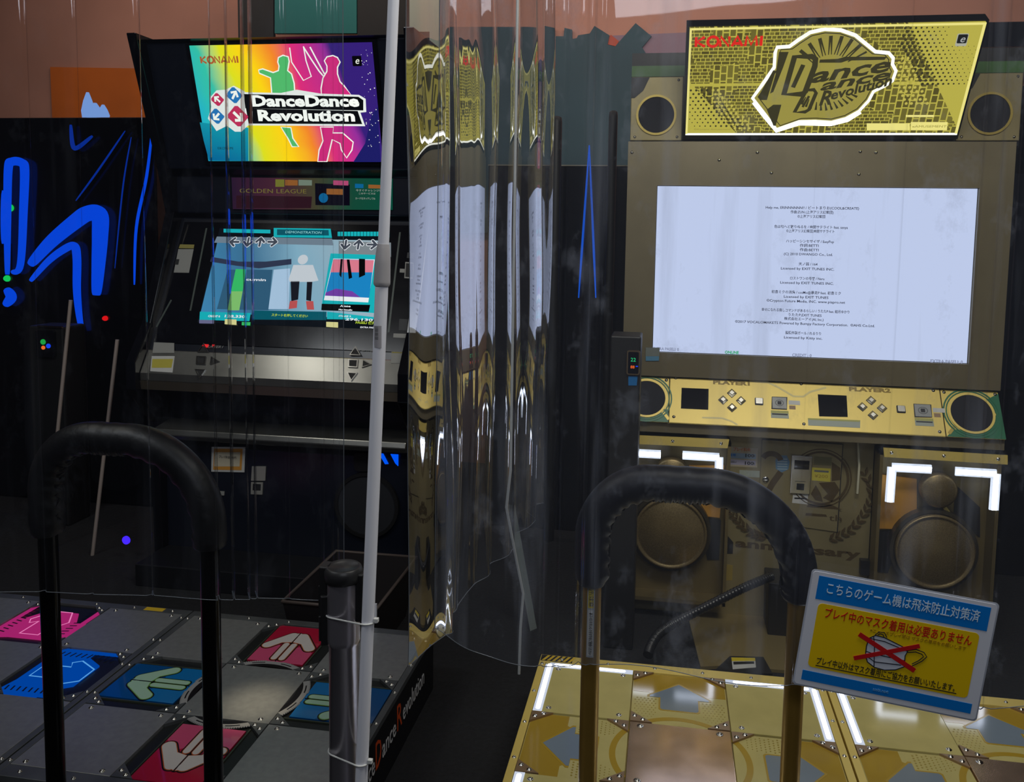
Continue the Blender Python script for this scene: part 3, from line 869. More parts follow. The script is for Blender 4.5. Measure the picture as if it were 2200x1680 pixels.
def gold_stage(x0, label):
    r = root('dance_stage', label, 'dance platform', (x0 + 0.43, 2.2, 0), 'lit gold dance platforms')
    pl = PL((x0, 2.623, ST_Z), (1, 0, 0), (0, 1, 0))
    pt, dp = 0.285, 0.2845
    stage_frame(r, pl, 'gold', pt, 0.0215, 0.049, 0.05, gold, gold_face, dp)
    g = 0.0018
    for i in range(3):
        for j in range(3):
            cx, cy = (i + 0.5) * pt, -(j + 0.5) * dp
            h, k = pt / 2 - g, dp / 2 - g
            if i == 1 and j == 1:
                m = MB().rect(cx - h, cx + h, cy - k, cy + k, -0.016, 0.002, 0)
                for a in (-1, 1):
                    for b_ in (-1, 1): m.bolt(cx + a * (h - 0.03), cy + b_ * (k - 0.018), 0.002, 0.006, 1)
                pn = m.build('centre_panel', [copper, bolt_m], r, pl, bevel=0.0015)
            elif (i + j) % 2 == 0:
                m = MB().rect(cx - h, cx + h, cy - k, cy + k, -0.016, 0.002, 0)
                sx, sy = (-1 if i == 0 else 1), (1 if j == 0 else -1)
                for a in (-1, 1):
                    for b_ in (-1, 1):
                        ox = 0.045 if a == sx else 0.03
                        oy = 0.035 if b_ == sy else 0.022
                        m.bolt(cx + a * (h - ox), cy + b_ * (k - oy), 0.002, 0.005, 1)
                pn = m.build('corner_panel', [acryl, bolt_m], r, pl, bevel=0.001)
                L_ = [(cx + sx * (h - 0.014), cy - sy * k), (cx + sx * (h - 0.014), cy + sy * (k - 0.012)), (cx - sx * h, cy + sy * (k - 0.012))]
                MB().strip(L_[:2], 0.027, 0.002, 0.0032).strip(L_[1:], 0.024, 0.002, 0.0033).build('led_cover', em('led_cover_glow', (196, 204, 220), 1.0), pn, pl)
                MB().capsule((L_[0][0], L_[0][1] + sy * 0.014), (L_[1][0], L_[1][1] - sy * 0.004), 0.0065, 0.0032, 0.0042).capsule((L_[1][0] - sx * 0.022, L_[1][1]), (L_[2][0] + sx * 0.03, L_[2][1]), 0.0065, 0.0033, 0.0043).build('led_strip', led_white, pn, pl)
            else:
                th = {(1, 0): 0, (0, 1): PI / 2, (1, 2): PI, (2, 1): -PI / 2}[(i, j)]
                z = -0.003
                pn = MB().rect(cx - h, cx + h, cy - k, cy + k, -0.016, z).build('arrow_panel', acryl, r, pl)
                T = lambda pts: rot2(pts, th, cx, cy)
                MB().prism(T([(-.139, .139), (.139, .139), (.139, .03), (.092, .03), (.075, .005), (-.075, .005), (-.092, .03), (-.139, .03)]), z, z + 0.0004).build('dark_print', acryl_dark, pn, pl)
                A0 = [math.radians(90 - 37 + 74 * t / 16) for t in range(17)]
                MB().strip(T([(0.182 * math.cos(a), -0.2845 + 0.182 * math.sin(a)) for a in A0]), 0.017, z, z + 0.0006).build('ring_print', acryl_ring, pn, pl)
                ar = [(0, .088), (.088, .014), (.088, .006), (.056, .006), (.056, -.052), (.05, -.058), (-.05, -.058), (-.056, -.052), (-.056, .006), (-.088, .006), (-.088, .014)]
                ol = [(x * 1.09, y * 1.09) for x, y in ar]
                MB().prism(T(ol), z, z + 0.0008, 1).prism(T(ar), z, z + 0.0011, 0).build('arrow_print', [arrow_grey, acryl_ring], pn, pl)
                dm = MB()
                for sx in (-1, 1):
                    for u in range(6):
                        for v in range(9):
                            x, y = sx * (0.07 + u * 0.011 + (0.0055 if v % 2 else 0)), -0.005 - v * 0.012
                            if abs(x) < 0.132 and (x * x + (y + 0.2845) ** 2) > 0.198 ** 2:
                                q = T([(x, y)])[0]
                                dm.disc(q[0], q[1], 0.0030 - v * 0.00018, z, z + 0.0005, k=6)
                dm.build('halftone_print', dotm, pn, pl)
                for a in (-1, 1):
                    for b_ in (-1, 1):
                        c0 = (cx + a * h, cy + b_ * k)
                        m = MB().prism([c0, (c0[0] - a * 0.062, c0[1]), (c0[0], c0[1] - b_ * 0.050)], z, 0.0035, 0)
                        m.bolt(c0[0] - a * 0.036, c0[1] - b_ * 0.010, 0.0035, 0.0042, 1).bolt(c0[0] - a * 0.012, c0[1] - b_ * 0.026, 0.0035, 0.0042, 1)
                        m.build('corner_bracket', [bracket_m, bolt_m], r, pl)
    return r, pl


gs, gpl = gold_stage(-0.358, 'lit gold dance platform under the gold padded handrail')
hz = MB().rect(-0.019, 0.085, 0.008, 0.046, 0.002, 0.0026, 0)
for k in range(6): hz.prism([(-0.015 + k * 0.017, 0.010), (-0.006 + k * 0.017, 0.010), (0.010 + k * 0.017, 0.044), (0.001 + k * 0.017, 0.044)], 0.0026, 0.003, 1)
hz.build('hazard_sticker', [hazard_k, mat('hazard_yellow', (214, 178, 40), 0.5)], gs, gpl)
gold_stage(0.5455, 'lit gold dance platform running out of view below the hanging mask sign')


# ---- steel stages of the left machine
red1, red2 = mat('arrow_red', (176, 22, 56), 0.22, coat=0.3), mat('arrow_pink_print', (206, 80, 120), 0.22, coat=0.3)
blu1, blu2 = mat('arrow_blue', (6, 78, 140), 0.22, coat=0.3), mat('arrow_light_blue', (14, 112, 180), 0.22, coat=0.3)
ar_w, ar_g = mat('arrow_white_print', (206, 200, 196), 0.3), mat('arrow_mint_print', (160, 196, 172), 0.3)
ar_k, gear_m = mat('arrow_outline', (18, 12, 14), 0.3), mat('gear_print', (150, 150, 150), 0.3)
ar_o, ar_lime = mat('arrow_orange_edge', (190, 92, 40), 0.3), mat('arrow_lime_edge', (120, 170, 80), 0.3)
board = mat('panel_black_board', (26, 28, 28), 0.35)
pink_lit, pinkl_lit = em('pink_panel_lit', (196, 44, 128), 0.62), em('pink_line_lit', (238, 130, 190), 0.9)
blue_lit, bluel_lit = em('blue_panel_lit', (0, 80, 190), 0.62), em('blue_line_lit', (90, 164, 232), 0.9)


def arrow_shape(m, T, grow, z0, z1, mi):
    for s_ in (-1, 1):
        e = 0.00004 * (s_ + 1)          # every overlapping piece gets a height of its own
        m.capsule(*T([(s_ * 0.018, 0.072), (s_ * 0.074, -0.004)]), 0.0175 + grow, z0, z1 - e, mi)
        m.prism(T([(s_ * (0.0025 - grow), 0.090 + grow), (s_ * (0.020 + grow), 0.082 + grow), (s_ * (0.045 + grow), 0.036), (s_ * (0.034 + grow), 0.020 - grow), (s_ * (0.0025 - grow), 0.028 - grow)]), z0, z1 + 0.00012 + e, mi)
        m.capsule(*T([(s_ * 0.0135, 0.010), (s_ * 0.0135, -0.082)]), 0.0098 + grow, z0, z1 + 0.00005 + e / 4, mi)


def steel_stage(x0, lit, label):
    r = root('dance_stage', label, 'dance platform', (x0 + 0.43, 2.28, 0), 'steel dance platforms')
    pl = PL((x0, 2.712, ST_Z), (1, 0, 0), (0, 1, 0))
    pt, dp = 0.2865, 0.2885
    stage_frame(r, pl, 'steel', pt, 0.0195, 0.034, 0.045, black, rail_steel, dp)
    g = 0.0014
    for i in range(3):
        for j in range(3):
            cx, cy = (i + 0.5) * pt, -(j + 0.5) * dp
            h, k = pt / 2 - g, dp / 2 - g
            if (i + j) % 2 == 0:
                m = MB().rect(cx - h, cx + h, cy - k, cy + k, -0.016, 0.002, 0)
                for a in (-1, 1):
                    for b_ in (-1, 1): m.bolt(cx + a * (h - 0.032), cy + b_ * (k - 0.016), 0.002, 0.0045, 1)
                m.build('steel_panel', [steel, bolt_m], r, pl, bevel=0.001)
                continue
            th = {(1, 0): 0, (0, 1): PI / 2, (1, 2): PI, (2, 1): -PI / 2}[(i, j)]
            updown = i == 1
            z = -0.006
            T = lambda pts: rot2(pts, th, cx, cy)
            pn = MB().rect(cx - h, cx + h, cy - k, cy + k, -0.016, z, 0).build('arrow_panel', board, r, pl)
            if not lit:
                c1, c2_ = (red1, red2) if updown else (blu1, blu2)
                zz = -0.001
                MB().prism(T([(-.095, -.105), (.095, -.105), (.095, .138), (-.095, .138)]), z, zz, 0).prism(T([(-.095, -.105), (.095, -.105), (.095, -.03), (0.05, .01), (0, -.02), (-.05, .015), (-.095, -.02)]), zz, zz + 0.0003, 1).build('colour_print', [c1, c2_], pn, pl)
                m = MB()
                arrow_shape(m, T, 0.0062, zz, zz + 0.0006, 0)
                arrow_shape(m, T, 0.0022, zz, zz + 0.0012, 1)
                arrow_shape(m, T, 0.0, zz, zz + 0.0018, 2)
                m.strip(T([(0, 0.095), (0, 0.02), (0, -0.1)]), 0.003, zz, zz + 0.0023, 0)
                m.build('arrow_print', [ar_k, ar_o if updown else ar_lime, ar_w if updown else ar_g], pn, pl)
                A0 = [math.radians(90 - 31 + 62 * t / 14) for t in range(15)]
                R0 = 0.176
                m = MB()
                m.strip(T([((R0 - 0.010) * math.cos(a), -dp + (R0 - 0.010) * math.sin(a)) for a in A0]), 0.030, zz, zz + 0.0016, 1)
                m.strip(T([(R0 * math.cos(a), -dp + R0 * math.sin(a)) for a in A0]), 0.017, zz, zz + 0.0019, 0)
                for half in (A0[2:6], A0[9:13]):
                    m.strip(T([(R0 * math.cos(a), -dp + R0 * math.sin(a)) for a in half]), 0.004, zz, zz + 0.0022, 1)
                for t in range(30):
                    if 10 < t < 19: continue
                    a = math.radians(90 - 31 + 62 * (t + 0.5) / 30)
                    m.strip(T([((R0 + 0.006) * math.cos(a), -dp + (R0 + 0.006) * math.sin(a)), ((R0 + 0.0125) * math.cos(a), -dp + (R0 + 0.0125) * math.sin(a))]), 0.0045, zz, zz + 0.0018, 0)
                m.build('gear_arc_print', [gear_m, ar_k], pn, pl)
                for s_ in (-1, 1):
                    MB().prism(T([(s_ * .100, -.118), (s_ * .104, -.118), (s_ * .104, .138), (s_ * .100, .138)]), z, -0.002).build('side_bead', mat('bead_olive', (76, 84, 70), 0.3, 0.4), pn, pl)
            else:
                c1, c2_ = (pink_lit, pinkl_lit) if updown else (blue_lit, bluel_lit)
                zz = -0.001
                MB().prism(T([(-.138, -.125), (-.06, -.108), (.06, -.108), (.138, -.125), (.138, .02), (.10, .02), (.06, .085), (-.06, .085), (-.10, .02), (-.138, .02)]), z, zz).build('colour_print', c1, pn, pl)
                m = MB()
                for s_ in (-1, 1): m.strip(T([(s_ * .128, -.12), (s_ * .128, .13)]), 0.020, zz, zz + 0.0004, 0)
                ap = [(0, .085), (.035, .085), (.075, .015), (.06, -.01), (.035, .005), (.035, -.085), (-.035, -.085), (-.035, .005), (-.06, -.01), (-.075, .015), (-.035, .085)]
                m.strip(T(ap), 0.0045, zz, zz + 0.0008, 1, closed=True)
                for t in range(11):
                    for s_ in (-1, 1): m.strip(T([(s_ * .118, -.10 + t * .02), (s_ * .094, -.105 + t * .02)]), 0.005, zz, zz + 0.0005, 2)
                m.build('arrow_outline', [c1, c2_, board], pn, pl)
            for a in (-1, 1):
                for b_ in (-1, 1):
                    c0 = (cx + a * h, cy + b_ * k)
                    m = MB().prism([c0, (c0[0] - a * 0.060, c0[1]), (c0[0], c0[1] - b_ * 0.055)], z, 0.003, 0)
                    m.bolt(c0[0] - a * 0.034, c0[1] - b_ * 0.011, 0.003, 0.004, 1).bolt(c0[0] - a * 0.012, c0[1] - b_ * 0.026, 0.003, 0.004, 1)
                    m.build('corner_bracket', [rail_steel, bolt_m], r, pl)
    return r


ss = steel_stage(-1.650, False, 'steel dance platform with red and blue arrow panels beside the dark walkway')
fs = steel_stage(-2.554, True, 'steel dance platform with glowing pink and blue arrow panels at far side')
fpl = PL((-2.554, 2.712, ST_Z), (1, 0, 0), (0, 1, 0))
MB().rect(0.70, 0.775, 0.006, 0.030, 0.002, 0.0028).build('yellow_sticker', mat('hazard_yellow', (214, 178, 40), 0.5), fs, fpl)
sd = PL((-0.7708, 0, 0), (0, 1, 0), (0, 0, 1))
c6 = crop(660, 1180, 3.36)
for s, q0, q1, m in (('nce', (412, 1625), (488, 1497), white_print), ('D', (492, 1490), (534, 1405), mat('side_orange_print', (226, 84, 30), 0.4)), ('ance', (540, 1392), (642, 1242), white_print),
                     ('R', (646, 1230), (682, 1160), mat('side_orange_print', (226, 84, 30), 0.4)), ('evolution', (688, 1150), (846, 905), white_print)):
    a, b_ = sd.px(*c6(q0)[0]), sd.px(*c6(q1)[0])
    big = s in 'DR'
    txt(s, sd, (a[0] + b_[0]) / 2, 0.118 if big else 0.108, 0.082 if big else 0.058, m, ss, 'side_lettering', w=abs(b_[0] - a[0]) * 0.96, off=0.0006)


# ------------------------------------------------------------------ padded handrails
def handrail(x, y, half, top, pad_end, rc, rc2, pm, label, seam, vm, pr_):
    r = root('padded_handrail', label, 'handrail', (x, y, 0))
    pth, inpad = [], []
    zc, zc2 = top - 0.036 - rc, top - 0.036 - rc2
    for z in [0.0, 0.3, 0.6, pad_end - 0.002]: pth.append((x - half, y, z))
    n = 6
    pad = [(x - half, y, pad_end + (zc - pad_end) * i / n) for i in range(n)]
    pad += [(x - half + rc - rc * math.cos(PI / 2 * i / 14), y, zc + rc * math.sin(PI / 2 * i / 14)) for i in range(14)]
    L_ = 2 * half - rc - rc2
    pad += [(x - half + rc + L_ * i / 24, y, top - 0.036) for i in range(24)]
    pad += [(x + half - rc2 + rc2 * math.sin(PI / 2 * i / 16), y, zc2 + rc2 * math.cos(PI / 2 * i / 16)) for i in range(17)]
    pad += [(x + half, y, zc2 - (zc2 - pad_end) * i / 4) for i in range(1, 5)]
    pole = MB().tube([(x - half, y, 0), (x - half, y, pad_end + 0.03)], pr_, 24).build('post', pm, r)
    p2 = MB().tube([(x + half, y, 0), (x + half, y, pad_end + 0.03)], pr_, 24).build('post', pm, r)
    # dense path so the gathered seam on the inner side shows
    dense = []
    for i in range(len(pad) - 1):
        for t in range(3):
            a, b_ = Vector(pad[i]), Vector(pad[i + 1])
            dense.append(a + (b_ - a) * t / 3)
    dense.append(Vector(pad[-1]))
    nd = len(dense)

    rng = random.Random(int(abs(x) * 1000))
    ph = [rng.uniform(0, 6) for _ in range(4)]

    def rf(i, th):
        end = min(i, nd - 1 - i)
        e = 0.84 + 0.16 * min(1, end / 5) ** 0.5
        inner = max(0.0, math.cos(th - seam))
        return e * (1 + inner ** 2.5 * (0.075 * math.sin(i * 0.95 + 2.2 * th + ph[0]) + 0.04 * math.sin(i * 0.43 + th * 2 + ph[1])) + 0.012 * math.sin(i * 0.21 + 2 * th + ph[2]) - 0.10 * inner ** 8)
    MB().tube(dense, 0.0375, 28, rf=rf).build('padded_cover', vm, r)
    lace = []
    for i in range(6, nd - 6, 2):
        t = (dense[i + 1] - dense[i - 1]).normalized()
        inn = Vector((t.z, 0, -t.x))
        lace.append(dense[i] + inn * 0.034 + Vector((0, 0.008 * (1 if (i // 2) % 2 else -1) - 0.004, 0)))
    MB().tube(lace, 0.0016, 6).build('lace', black_plastic, r)
    for s_ in (-1, 1):
        MB().lathe([(0.029, 0), (0.029, 0.006), (0.025, 0.010), (pr_ + 0.0006, 0.03)], (x + s_ * half, y, 0), 24).build('base_flange', pm, r)
    return r


gr = handrail(0.068, 1.69, 0.205, 1.133, 0.880, 0.120, 0.185, gold_tube, 'gold tube handrail with black padded arch in front of gold platform', PI, vinyl_pad, 0.0195)
FP = wall_plane(1.69 - 0.0182)
q = FP.pts((1258, 1256), (1275, 1256), (1270, 1412), (1253, 1412))
cx_, w_ = (q[0][0] + q[2][0]) / 2, 0.0065


def curved_label(x, y, r, half_w, z0, z1, off):
    m = MB()
    A_ = [-PI / 2 + (-1 + 2 * i / 8) * half_w / r for i in range(9)]
    vs = [(x + (r + off) * math.cos(a), y + (r + off) * math.sin(a), z) for z in (z0, z1) for a in A_]
    m.add(vs, [(i, i + 1, 10 + i, 9 + i) for i in range(8)], 0, True)
    return m


zt, zb = q[0][1], q[2][1]
lbp = curved_label(0.068 - 0.205, 1.69, 0.0195, 0.0075, zb, zt, 0.0005).build('caution_sticker', mat('sticker_silver', (170, 174, 178), 0.4), gr)
curved_label(0.068 - 0.205, 1.69, 0.0195, 0.0055, zt - 0.048, zt - 0.004, 0.0009).build('sticker_warning', sticker_y, lbp)
curved_label(0.068 - 0.205, 1.69, 0.0195, 0.0052, zb + 0.004, zt - 0.052, 0.0009).build('sticker_field', sticker_w, lbp)
SPn = PL((0.068 - 0.205, 1.69 - 0.0195 - 0.001, 0), (0, 0, -1), (1, 0, 0))
txt('⚠注意', SPn, -(zt - 0.026), 0, 0.007, ink, lbp, w=0.036, off=0.0006)
txt('◆すべりやすいので手すりをご使用ください', SPn, -(zt + zb - 0.05) / 2, 0, 0.006, ink, lbp, w=zt - zb - 0.065, off=0.0006)
handrail(-1.205, 1.715, 0.203, 1.150, 0.880, 0.125, 0.195, mat('black_tube', (16, 16, 18), 0.2, 0.6), 'all black padded handrail in front of the steel platform', PI, mat('matte_black_vinyl', (17, 17, 20), 0.45, noise=0.2, nscale=30, bump=0.2), 0.0212)

# ------------------------------------------------------------------ left machine: cabinet
BC = root('dance_game_cabinet', 'black arcade dance game cabinet with rainbow marquee and tilted game screen', 'arcade machine', (-1.67, 3.9, 0))
prof = [(4.2, 0), (3.56, 0), (3.56, .58), (3.60, .70), (3.60, .87), (3.42, .89), (3.44, 1.03), (3.484, 1.135), (3.725, 1.635), (3.69, 1.66), (3.69, 1.83), (3.63, 1.86), (3.622, 1.885), (3.475, 2.39), (3.44, 2.40), (4.2, 2.40)]
MB().prism(prof, -2.325, -1.065).build('cabinet_body', dark_navy, BC, side, bevel=0.006)
for x0, x1 in ((-2.335, -2.29), (-1.10, -1.055)):
    MB().prism([(4.22, 0), (3.52, 0), (3.50, .70), (3.34, .88), (3.34, 1.0), (3.46, 1.16), (3.66, 1.66), (3.60, 1.86), (3.40, 2.42), (4.22, 2.42)], x0, x1).build('side_cheek', gloss_black, BC, side, bevel=0.004)
MB().prism([(3.50, 1.02), (3.435, 1.045), (3.372, .950), (3.372, .915), (3.5, .915)], -2.29, -1.10).build('control_ledge', ledge_steel, BC, side, bevel=0.004)
MB().prism([(3.50, .915), (3.372, .915), (3.38, .875), (3.5, .875)], -2.29, -1.10).build('ledge_kick', mat('ledge_bronze', (120, 112, 96), 0.4, 0.8), BC, side)
MB().prism([(3.56, .625), (3.47, .63), (3.45, .655), (3.46, .68), (3.60, .70), (3.60, .62)], -2.29, -1.10).build('chrome_strip', ledge_steel, BC, side, bevel=0.004)

MB().box(-2.30, -1.09, 3.32, 3.56, 0, 0.10).build('plinth', black, BC, bevel=0.004)
LM = PL((-2.081, 3.606, 1.893), (1, 0, 0), (0, -0.14, 0.482))
LW, LH = 0.824, 0.502
MB().rect(-0.02, LW + 0.02, -0.02, LH + 0.012, -0.06, -0.006).build('marquee_housing', gloss_black, BC, LM)
rain = em_ramp('rainbow_backlit_print', [(0.12, (28, 170, 196)), (0.28, (50, 186, 160)), (0.40, (214, 216, 30)), (0.54, (246, 206, 16)), (0.68, (238, 130, 40)), (0.78, (214, 44, 116)), (0.96, (140, 44, 144)), (1.12, (50, 30, 112))], 1.15, (1.0, 0.32), 0.86)
lm = MB().rect(0, LW, 0, LH, -0.006, 0).build('marquee', rain, BC, LM)
c1 = crop(280, 60, 3.548)


def l1(*q): return LM.pts(*c1(*q))


lmw = em('marquee_white_line', (236, 240, 230), 1.1)
cy_fade = em_ramp('cyan_corner_print', [(0.0, (4, 90, 150)), (0.5, (20, 160, 176)), (1.0, (40, 180, 170))], 0.95, (0.3, 1.0), 0.5)
MB().prism(l1((600, 1010), (560, 860), (530, 720), (700, 740), (900, 760), (900, 1015)), 0, 0.0006).build('cyan_corner', cy_fade, lm, LM)
man = [(980, 320), (1010, 312), (1090, 340), (1130, 325), (1135, 290), (1125, 260), (1130, 225), (1165, 208), (1205, 220), (1212, 255), (1205, 300), (1200, 325), (1230, 350), (1250, 420), (1255, 500), (1240, 560), (1075, 560), (1080, 500), (1070, 380), (985, 345)]
legs = [(1150, 755), (1225, 760), (1240, 840), (1285, 905), (1235, 905), (1205, 845)]
for q in (man, legs): MB().prism(l1(*q), 0.0006, 0.0016).build('green_dancer_print', em('green_figure_lit', (84, 190, 110), 1.0), lm, LM)
wom = [(1470, 380), (1500, 330), (1500, 290), (1480, 250), (1500, 220), (1545, 210), (1580, 225), (1600, 260), (1580, 300), (1580, 350), (1600, 410), (1630, 440), (1700, 530), (1460, 540), (1455, 460)]
wleg = [(1450, 755), (1550, 755), (1545, 800), (1620, 800), (1700, 870), (1690, 930), (1650, 990), (1610, 930), (1600, 880), (1540, 850), (1500, 1018), (1430, 1018), (1440, 930), (1470, 860)]
for q in (wom, wleg): MB().prism(l1(*q), 0.0006, 0.0016).build('magenta_dancer_print', em('magenta_figure_lit', (210, 44, 124), 1.0), lm, LM)
b = MB()
for q in (man, legs, wom, wleg): b.strip(l1(*q), 0.0052, 0.0008, 0.0022, closed=True)
b.strip(l1((1215, 150), (1230, 260), (1320, 400), (1380, 370), (1340, 250), (1320, 140)), 0.005, 0.0006, 0.0012)
b.strip(l1((1320, 145), (1380, 240), (1440, 330), (1475, 370)), 0.006, 0.0006, 0.0012)
b.strip(l1((1370, 145), (1420, 240), (1480, 350)), 0.006, 0.0006, 0.0012)
b.build('dancer_outline', lmw, lm, LM)
st = MB()
for i in range(42):
    y = random.uniform(150, 1010)
    x = 1790 + random.uniform(-40, 60) + (y - 150) * 0.075
    a, z = l1((x, y))[0]
    st.disc(a, z, random.uniform(0.0008, 0.0026), 0, 0.001, k=6)
st.build('star_print', lmw, lm, LM)
MB().prism(l1((1840, 660), (1886, 600), (1908, 1022), (1700, 1022), (1790, 880)), 0, 0.0005).build('navy_corner', em('navy_print_lit', (34, 34, 112), 0.8), lm, LM)
lgw = [(880, 490), (1150, 495), (1270, 470), (1450, 500), (1745, 510), (1795, 540), (1800, 640), (1755, 645), (1775, 700), (1792, 748), (900, 742), (850, 790), (800, 790), (740, 745), (660, 785), (595, 690), (620, 600), (610, 530), (660, 475), (730, 470), (790, 440), (850, 470)]
lo = MB().prism(l1(*lgw), 0.002, 0.0035).build('logo_plate', em('logo_white_lit', (226, 232, 226), 1.05), lm, LM)
lk = em('logo_black_lit', (20, 22, 26), 0.5)
MB().prism(l1((868, 503), (1740, 524), (1778, 550), (1778, 628), (880, 612)), 0.0035, 0.0042).prism(l1((885, 612), (1735, 632), (1758, 700), (1770, 732), (905, 728)), 0.0035, 0.0042).build('logo_band', lk, lo, LM)
for s, x, y, w in (('DanceDance', 1330, 560, 880), ('Revolution', 1340, 672, 800)):
    a, z = l1((x, y))[0]
    txt(s, LM, a, z, 0.045, em('logo_letter_lit', (240, 244, 236), 1.1), lo, 'logo_lettering', w=w / 3.548 / F_PX * 3.6, off=0.0044, bold=0.06, rot=-0.008)
for x, y, r, m, an in ((668, 545, 52, 'r', 0.8), (795, 512, 64, 'b', -0.6), (662, 672, 62, 'b', 2.3), (822, 672, 84, 'r', 3.9)):
    a, z = l1((x, y))[0]
    rr = r / 3.548 / F_PX * 3.6
    d = MB()
    d.prism(rot2([(rr * 1.05, 0), (rr * .9, rr * .15), (rr * .15, rr * .95), (-rr * .15, rr * .95), (-rr, .15 * rr), (-rr, -.15 * rr), (-rr * .15, -rr * .95), (rr * .15, -rr * .95), (rr, -.15 * rr)], 0, a, z), 0.0035, 0.0044, 0)
    T = lambda pts: rot2([(p[0] * rr * 9, p[1] * rr * 9) for p in pts], an, a, z)
    d.strip(T([(0, -.06), (0, .06)]), rr * .28, 0.0044, 0.005, 1).strip(T([(-.055, .005), (0, .06), (.055, .005)]), rr * .28, 0.0044, 0.0051, 1)
    d.build('arrow_badge', [em('badge_red_lit', (196, 50, 92), 0.95) if m == 'r' else em('badge_blue_lit', (40, 120, 186), 0.95), lmw], lo, LM)
a, z = l1((680, 242))[0]
stroke_word('KONAMI', LM, a - 0.086, z - 0.014, 0.172, 0.028, em('maker_red_lit', (186, 96, 50), 0.9), lm, 'maker_lettering', 0.0072)
a, z = l1((1728, 252))[0]
MB().rrect(a - 0.020, a + 0.020, z - 0.021, z + 0.021, 0.004, 0, 0.002).build('badge', em('badge_dark_lit', (14, 12, 20), 0.6), lm, LM)
txt('e', LM, a, z + 0.001, 0.029, lmw, lm, 'badge_letter', off=0.0024, shear=0.25)
a, z = l1((725, 918))[0]
txt('©KONAMI', LM, a, z, 0.012, em('dim_teal_print', (16, 80, 96), 0.7), lm, 'caption_lettering', w=0.075, off=0.001)

# instruction strip under the marquee
IP = wall_plane(3.686)
cI = crop(480, 370, 5.238)


def i1(*q): return IP.pts(*cI(*q))


ip = MB().prism(i1((95, 60), (1905, 72), (1905, 425), (110, 415)), 0, 0.004).build('instruction_strip', em_ramp('strip_print', [(0.0, (44, 30, 62)), (0.35, (92, 48, 66)), (0.55, (86, 84, 60)), (0.75, (30, 92, 72)), (1.0, (16, 96, 76))], 0.55, (1, 0.0), 0.85), BC, IP)
ip.data.transform(Matrix.Translation((-i1((95, 60))[0][0], 0, 0)))
ip.matrix_basis = ip.matrix_basis @ Matrix.Translation((i1((95, 60))[0][0], 0, 0))
W[ip] = IP.M @ Matrix.Translation((i1((95, 60))[0][0], 0, 0))
a, z = i1((600, 215))[0]
b = MB()
b.prism(i1((150, 262), (1000, 275), (990, 405), (150, 405)), 0.004, 0.0045, 0).prism(i1((590, 80), (690, 82), (690, 165), (590, 165)), 0.004, 0.0045, 1).prism(i1((700, 85), (840, 90), (840, 150), (700, 150)), 0.004, 0.0045, 2).prism(i1((850, 85), (1000, 90), (1000, 150), (850, 150)), 0.004, 0.0045, 3)
b.prism(i1((1035, 125), (1425, 140), (1425, 375), (1040, 370)), 0.004, 0.0045, 4).prism(i1((1165, 185), (1350, 190), (1350, 255), (1165, 250)), 0.0045, 0.005, 2).prism(i1((1240, 92), (1410, 98), (1410, 150), (1240, 145)), 0.0045, 0.005, 5)
b.prism(i1((1485, 130), (1580, 134), (1580, 180), (1485, 178)), 0.0045, 0.005, 6).prism(i1((1635, 140), (1800, 145), (1800, 185), (1635, 182)), 0.0045, 0.005, 2).disc(*i1((1130, 290))[0], 0.022, 0.0045, 0.005, 6)
b.build('strip_pictures', [em('strip_plum', (70, 36, 50), 0.4), em('strip_olive', (150, 150, 60), 0.5), em('strip_orange', (190, 120, 60), 0.5), em('strip_pale', (150, 170, 150), 0.5), em('strip_dark', (22, 20, 38), 0.4), em('strip_pink', (214, 90, 140), 0.6), em('strip_blue', (20, 120, 180), 0.6)], ip, IP)
for s, x, y, w, h, m in (('GOLDEN LEAGUE', 560, 215, 840, 0.019, em('strip_letter', (150, 140, 70), 0.5)), ('今すぐチャレンジ!', 1630, 208, 290, 0.008, em('strip_white', (190, 200, 190), 0.6)), ('このサービスは', 1620, 242, 200, 0.007, em('strip_white', (190, 200, 190), 0.6)),
                         ('カードをタッチしてね', 1600, 298, 240, 0.008, em('strip_white', (190, 200, 190), 0.6))):
    a, z = i1((x, y))[0]
    txt(s, IP, a, z, h, m, ip, w=w / 5.238 / F_PX * 3.7, off=0.0052)

# tilted game screen
LS = PL((-1.67, 3.492, 1.168), (1, 0, 0), (0, 0.205, 0.424))
q = LS.pts((469, 489), (841, 500), (428, 690), (804, 708))
LX0, LX1, LY1 = -0.412, 0.412, 0.468
MB().rect(-0.60, 0.60, -0.10, 0.50, -0.02, -0.004).build('screen_bezel', gloss_black, BC, LS)
gscr = MB().rect(LX0, LX1, 0, LY1, -0.004, 0).build('screen', em('game_screen_dark', (20, 26, 34), 0.6), BC, LS)
c4 = crop(280, 440, 3.4375)


def g1(*q): return LS.pts(*c4(*q))


cyan = em('screen_cyan', (24, 178, 186), 0.95)
cyan_d = em('screen_teal', (10, 96, 112), 0.8)
scn = MB().rect(LX0 + 0.005, LX1 - 0.005, 0.045, 0.42, 0, 0.0005).build('stage_video', em_ramp('video_sky', [(0.0, (70, 150, 200)), (0.35, (66, 120, 156)), (0.6, (140, 186, 208)), (1.0, (170, 190, 200))], 0.85, (1.0, 0.35), 1.0), gscr, LS)
scn.data.transform(Matrix.Translation((0.412, 0, 0)))
scn.matrix_basis = scn.matrix_basis @ Matrix.Translation((-0.412, 0, 0))
W[scn] = LS.M @ Matrix.Translation((-0.412, 0, 0))
v = MB()
v.prism(g1((600, 385), (800, 420), (1000, 420), (1190, 400), (1190, 440), (950, 470), (780, 450), (590, 420)), 0.0005, 0.001, 0)
v.prism(g1((620, 280), (1500, 300), (1490, 250), (640, 235)), 0.0005, 0.0009, 1)
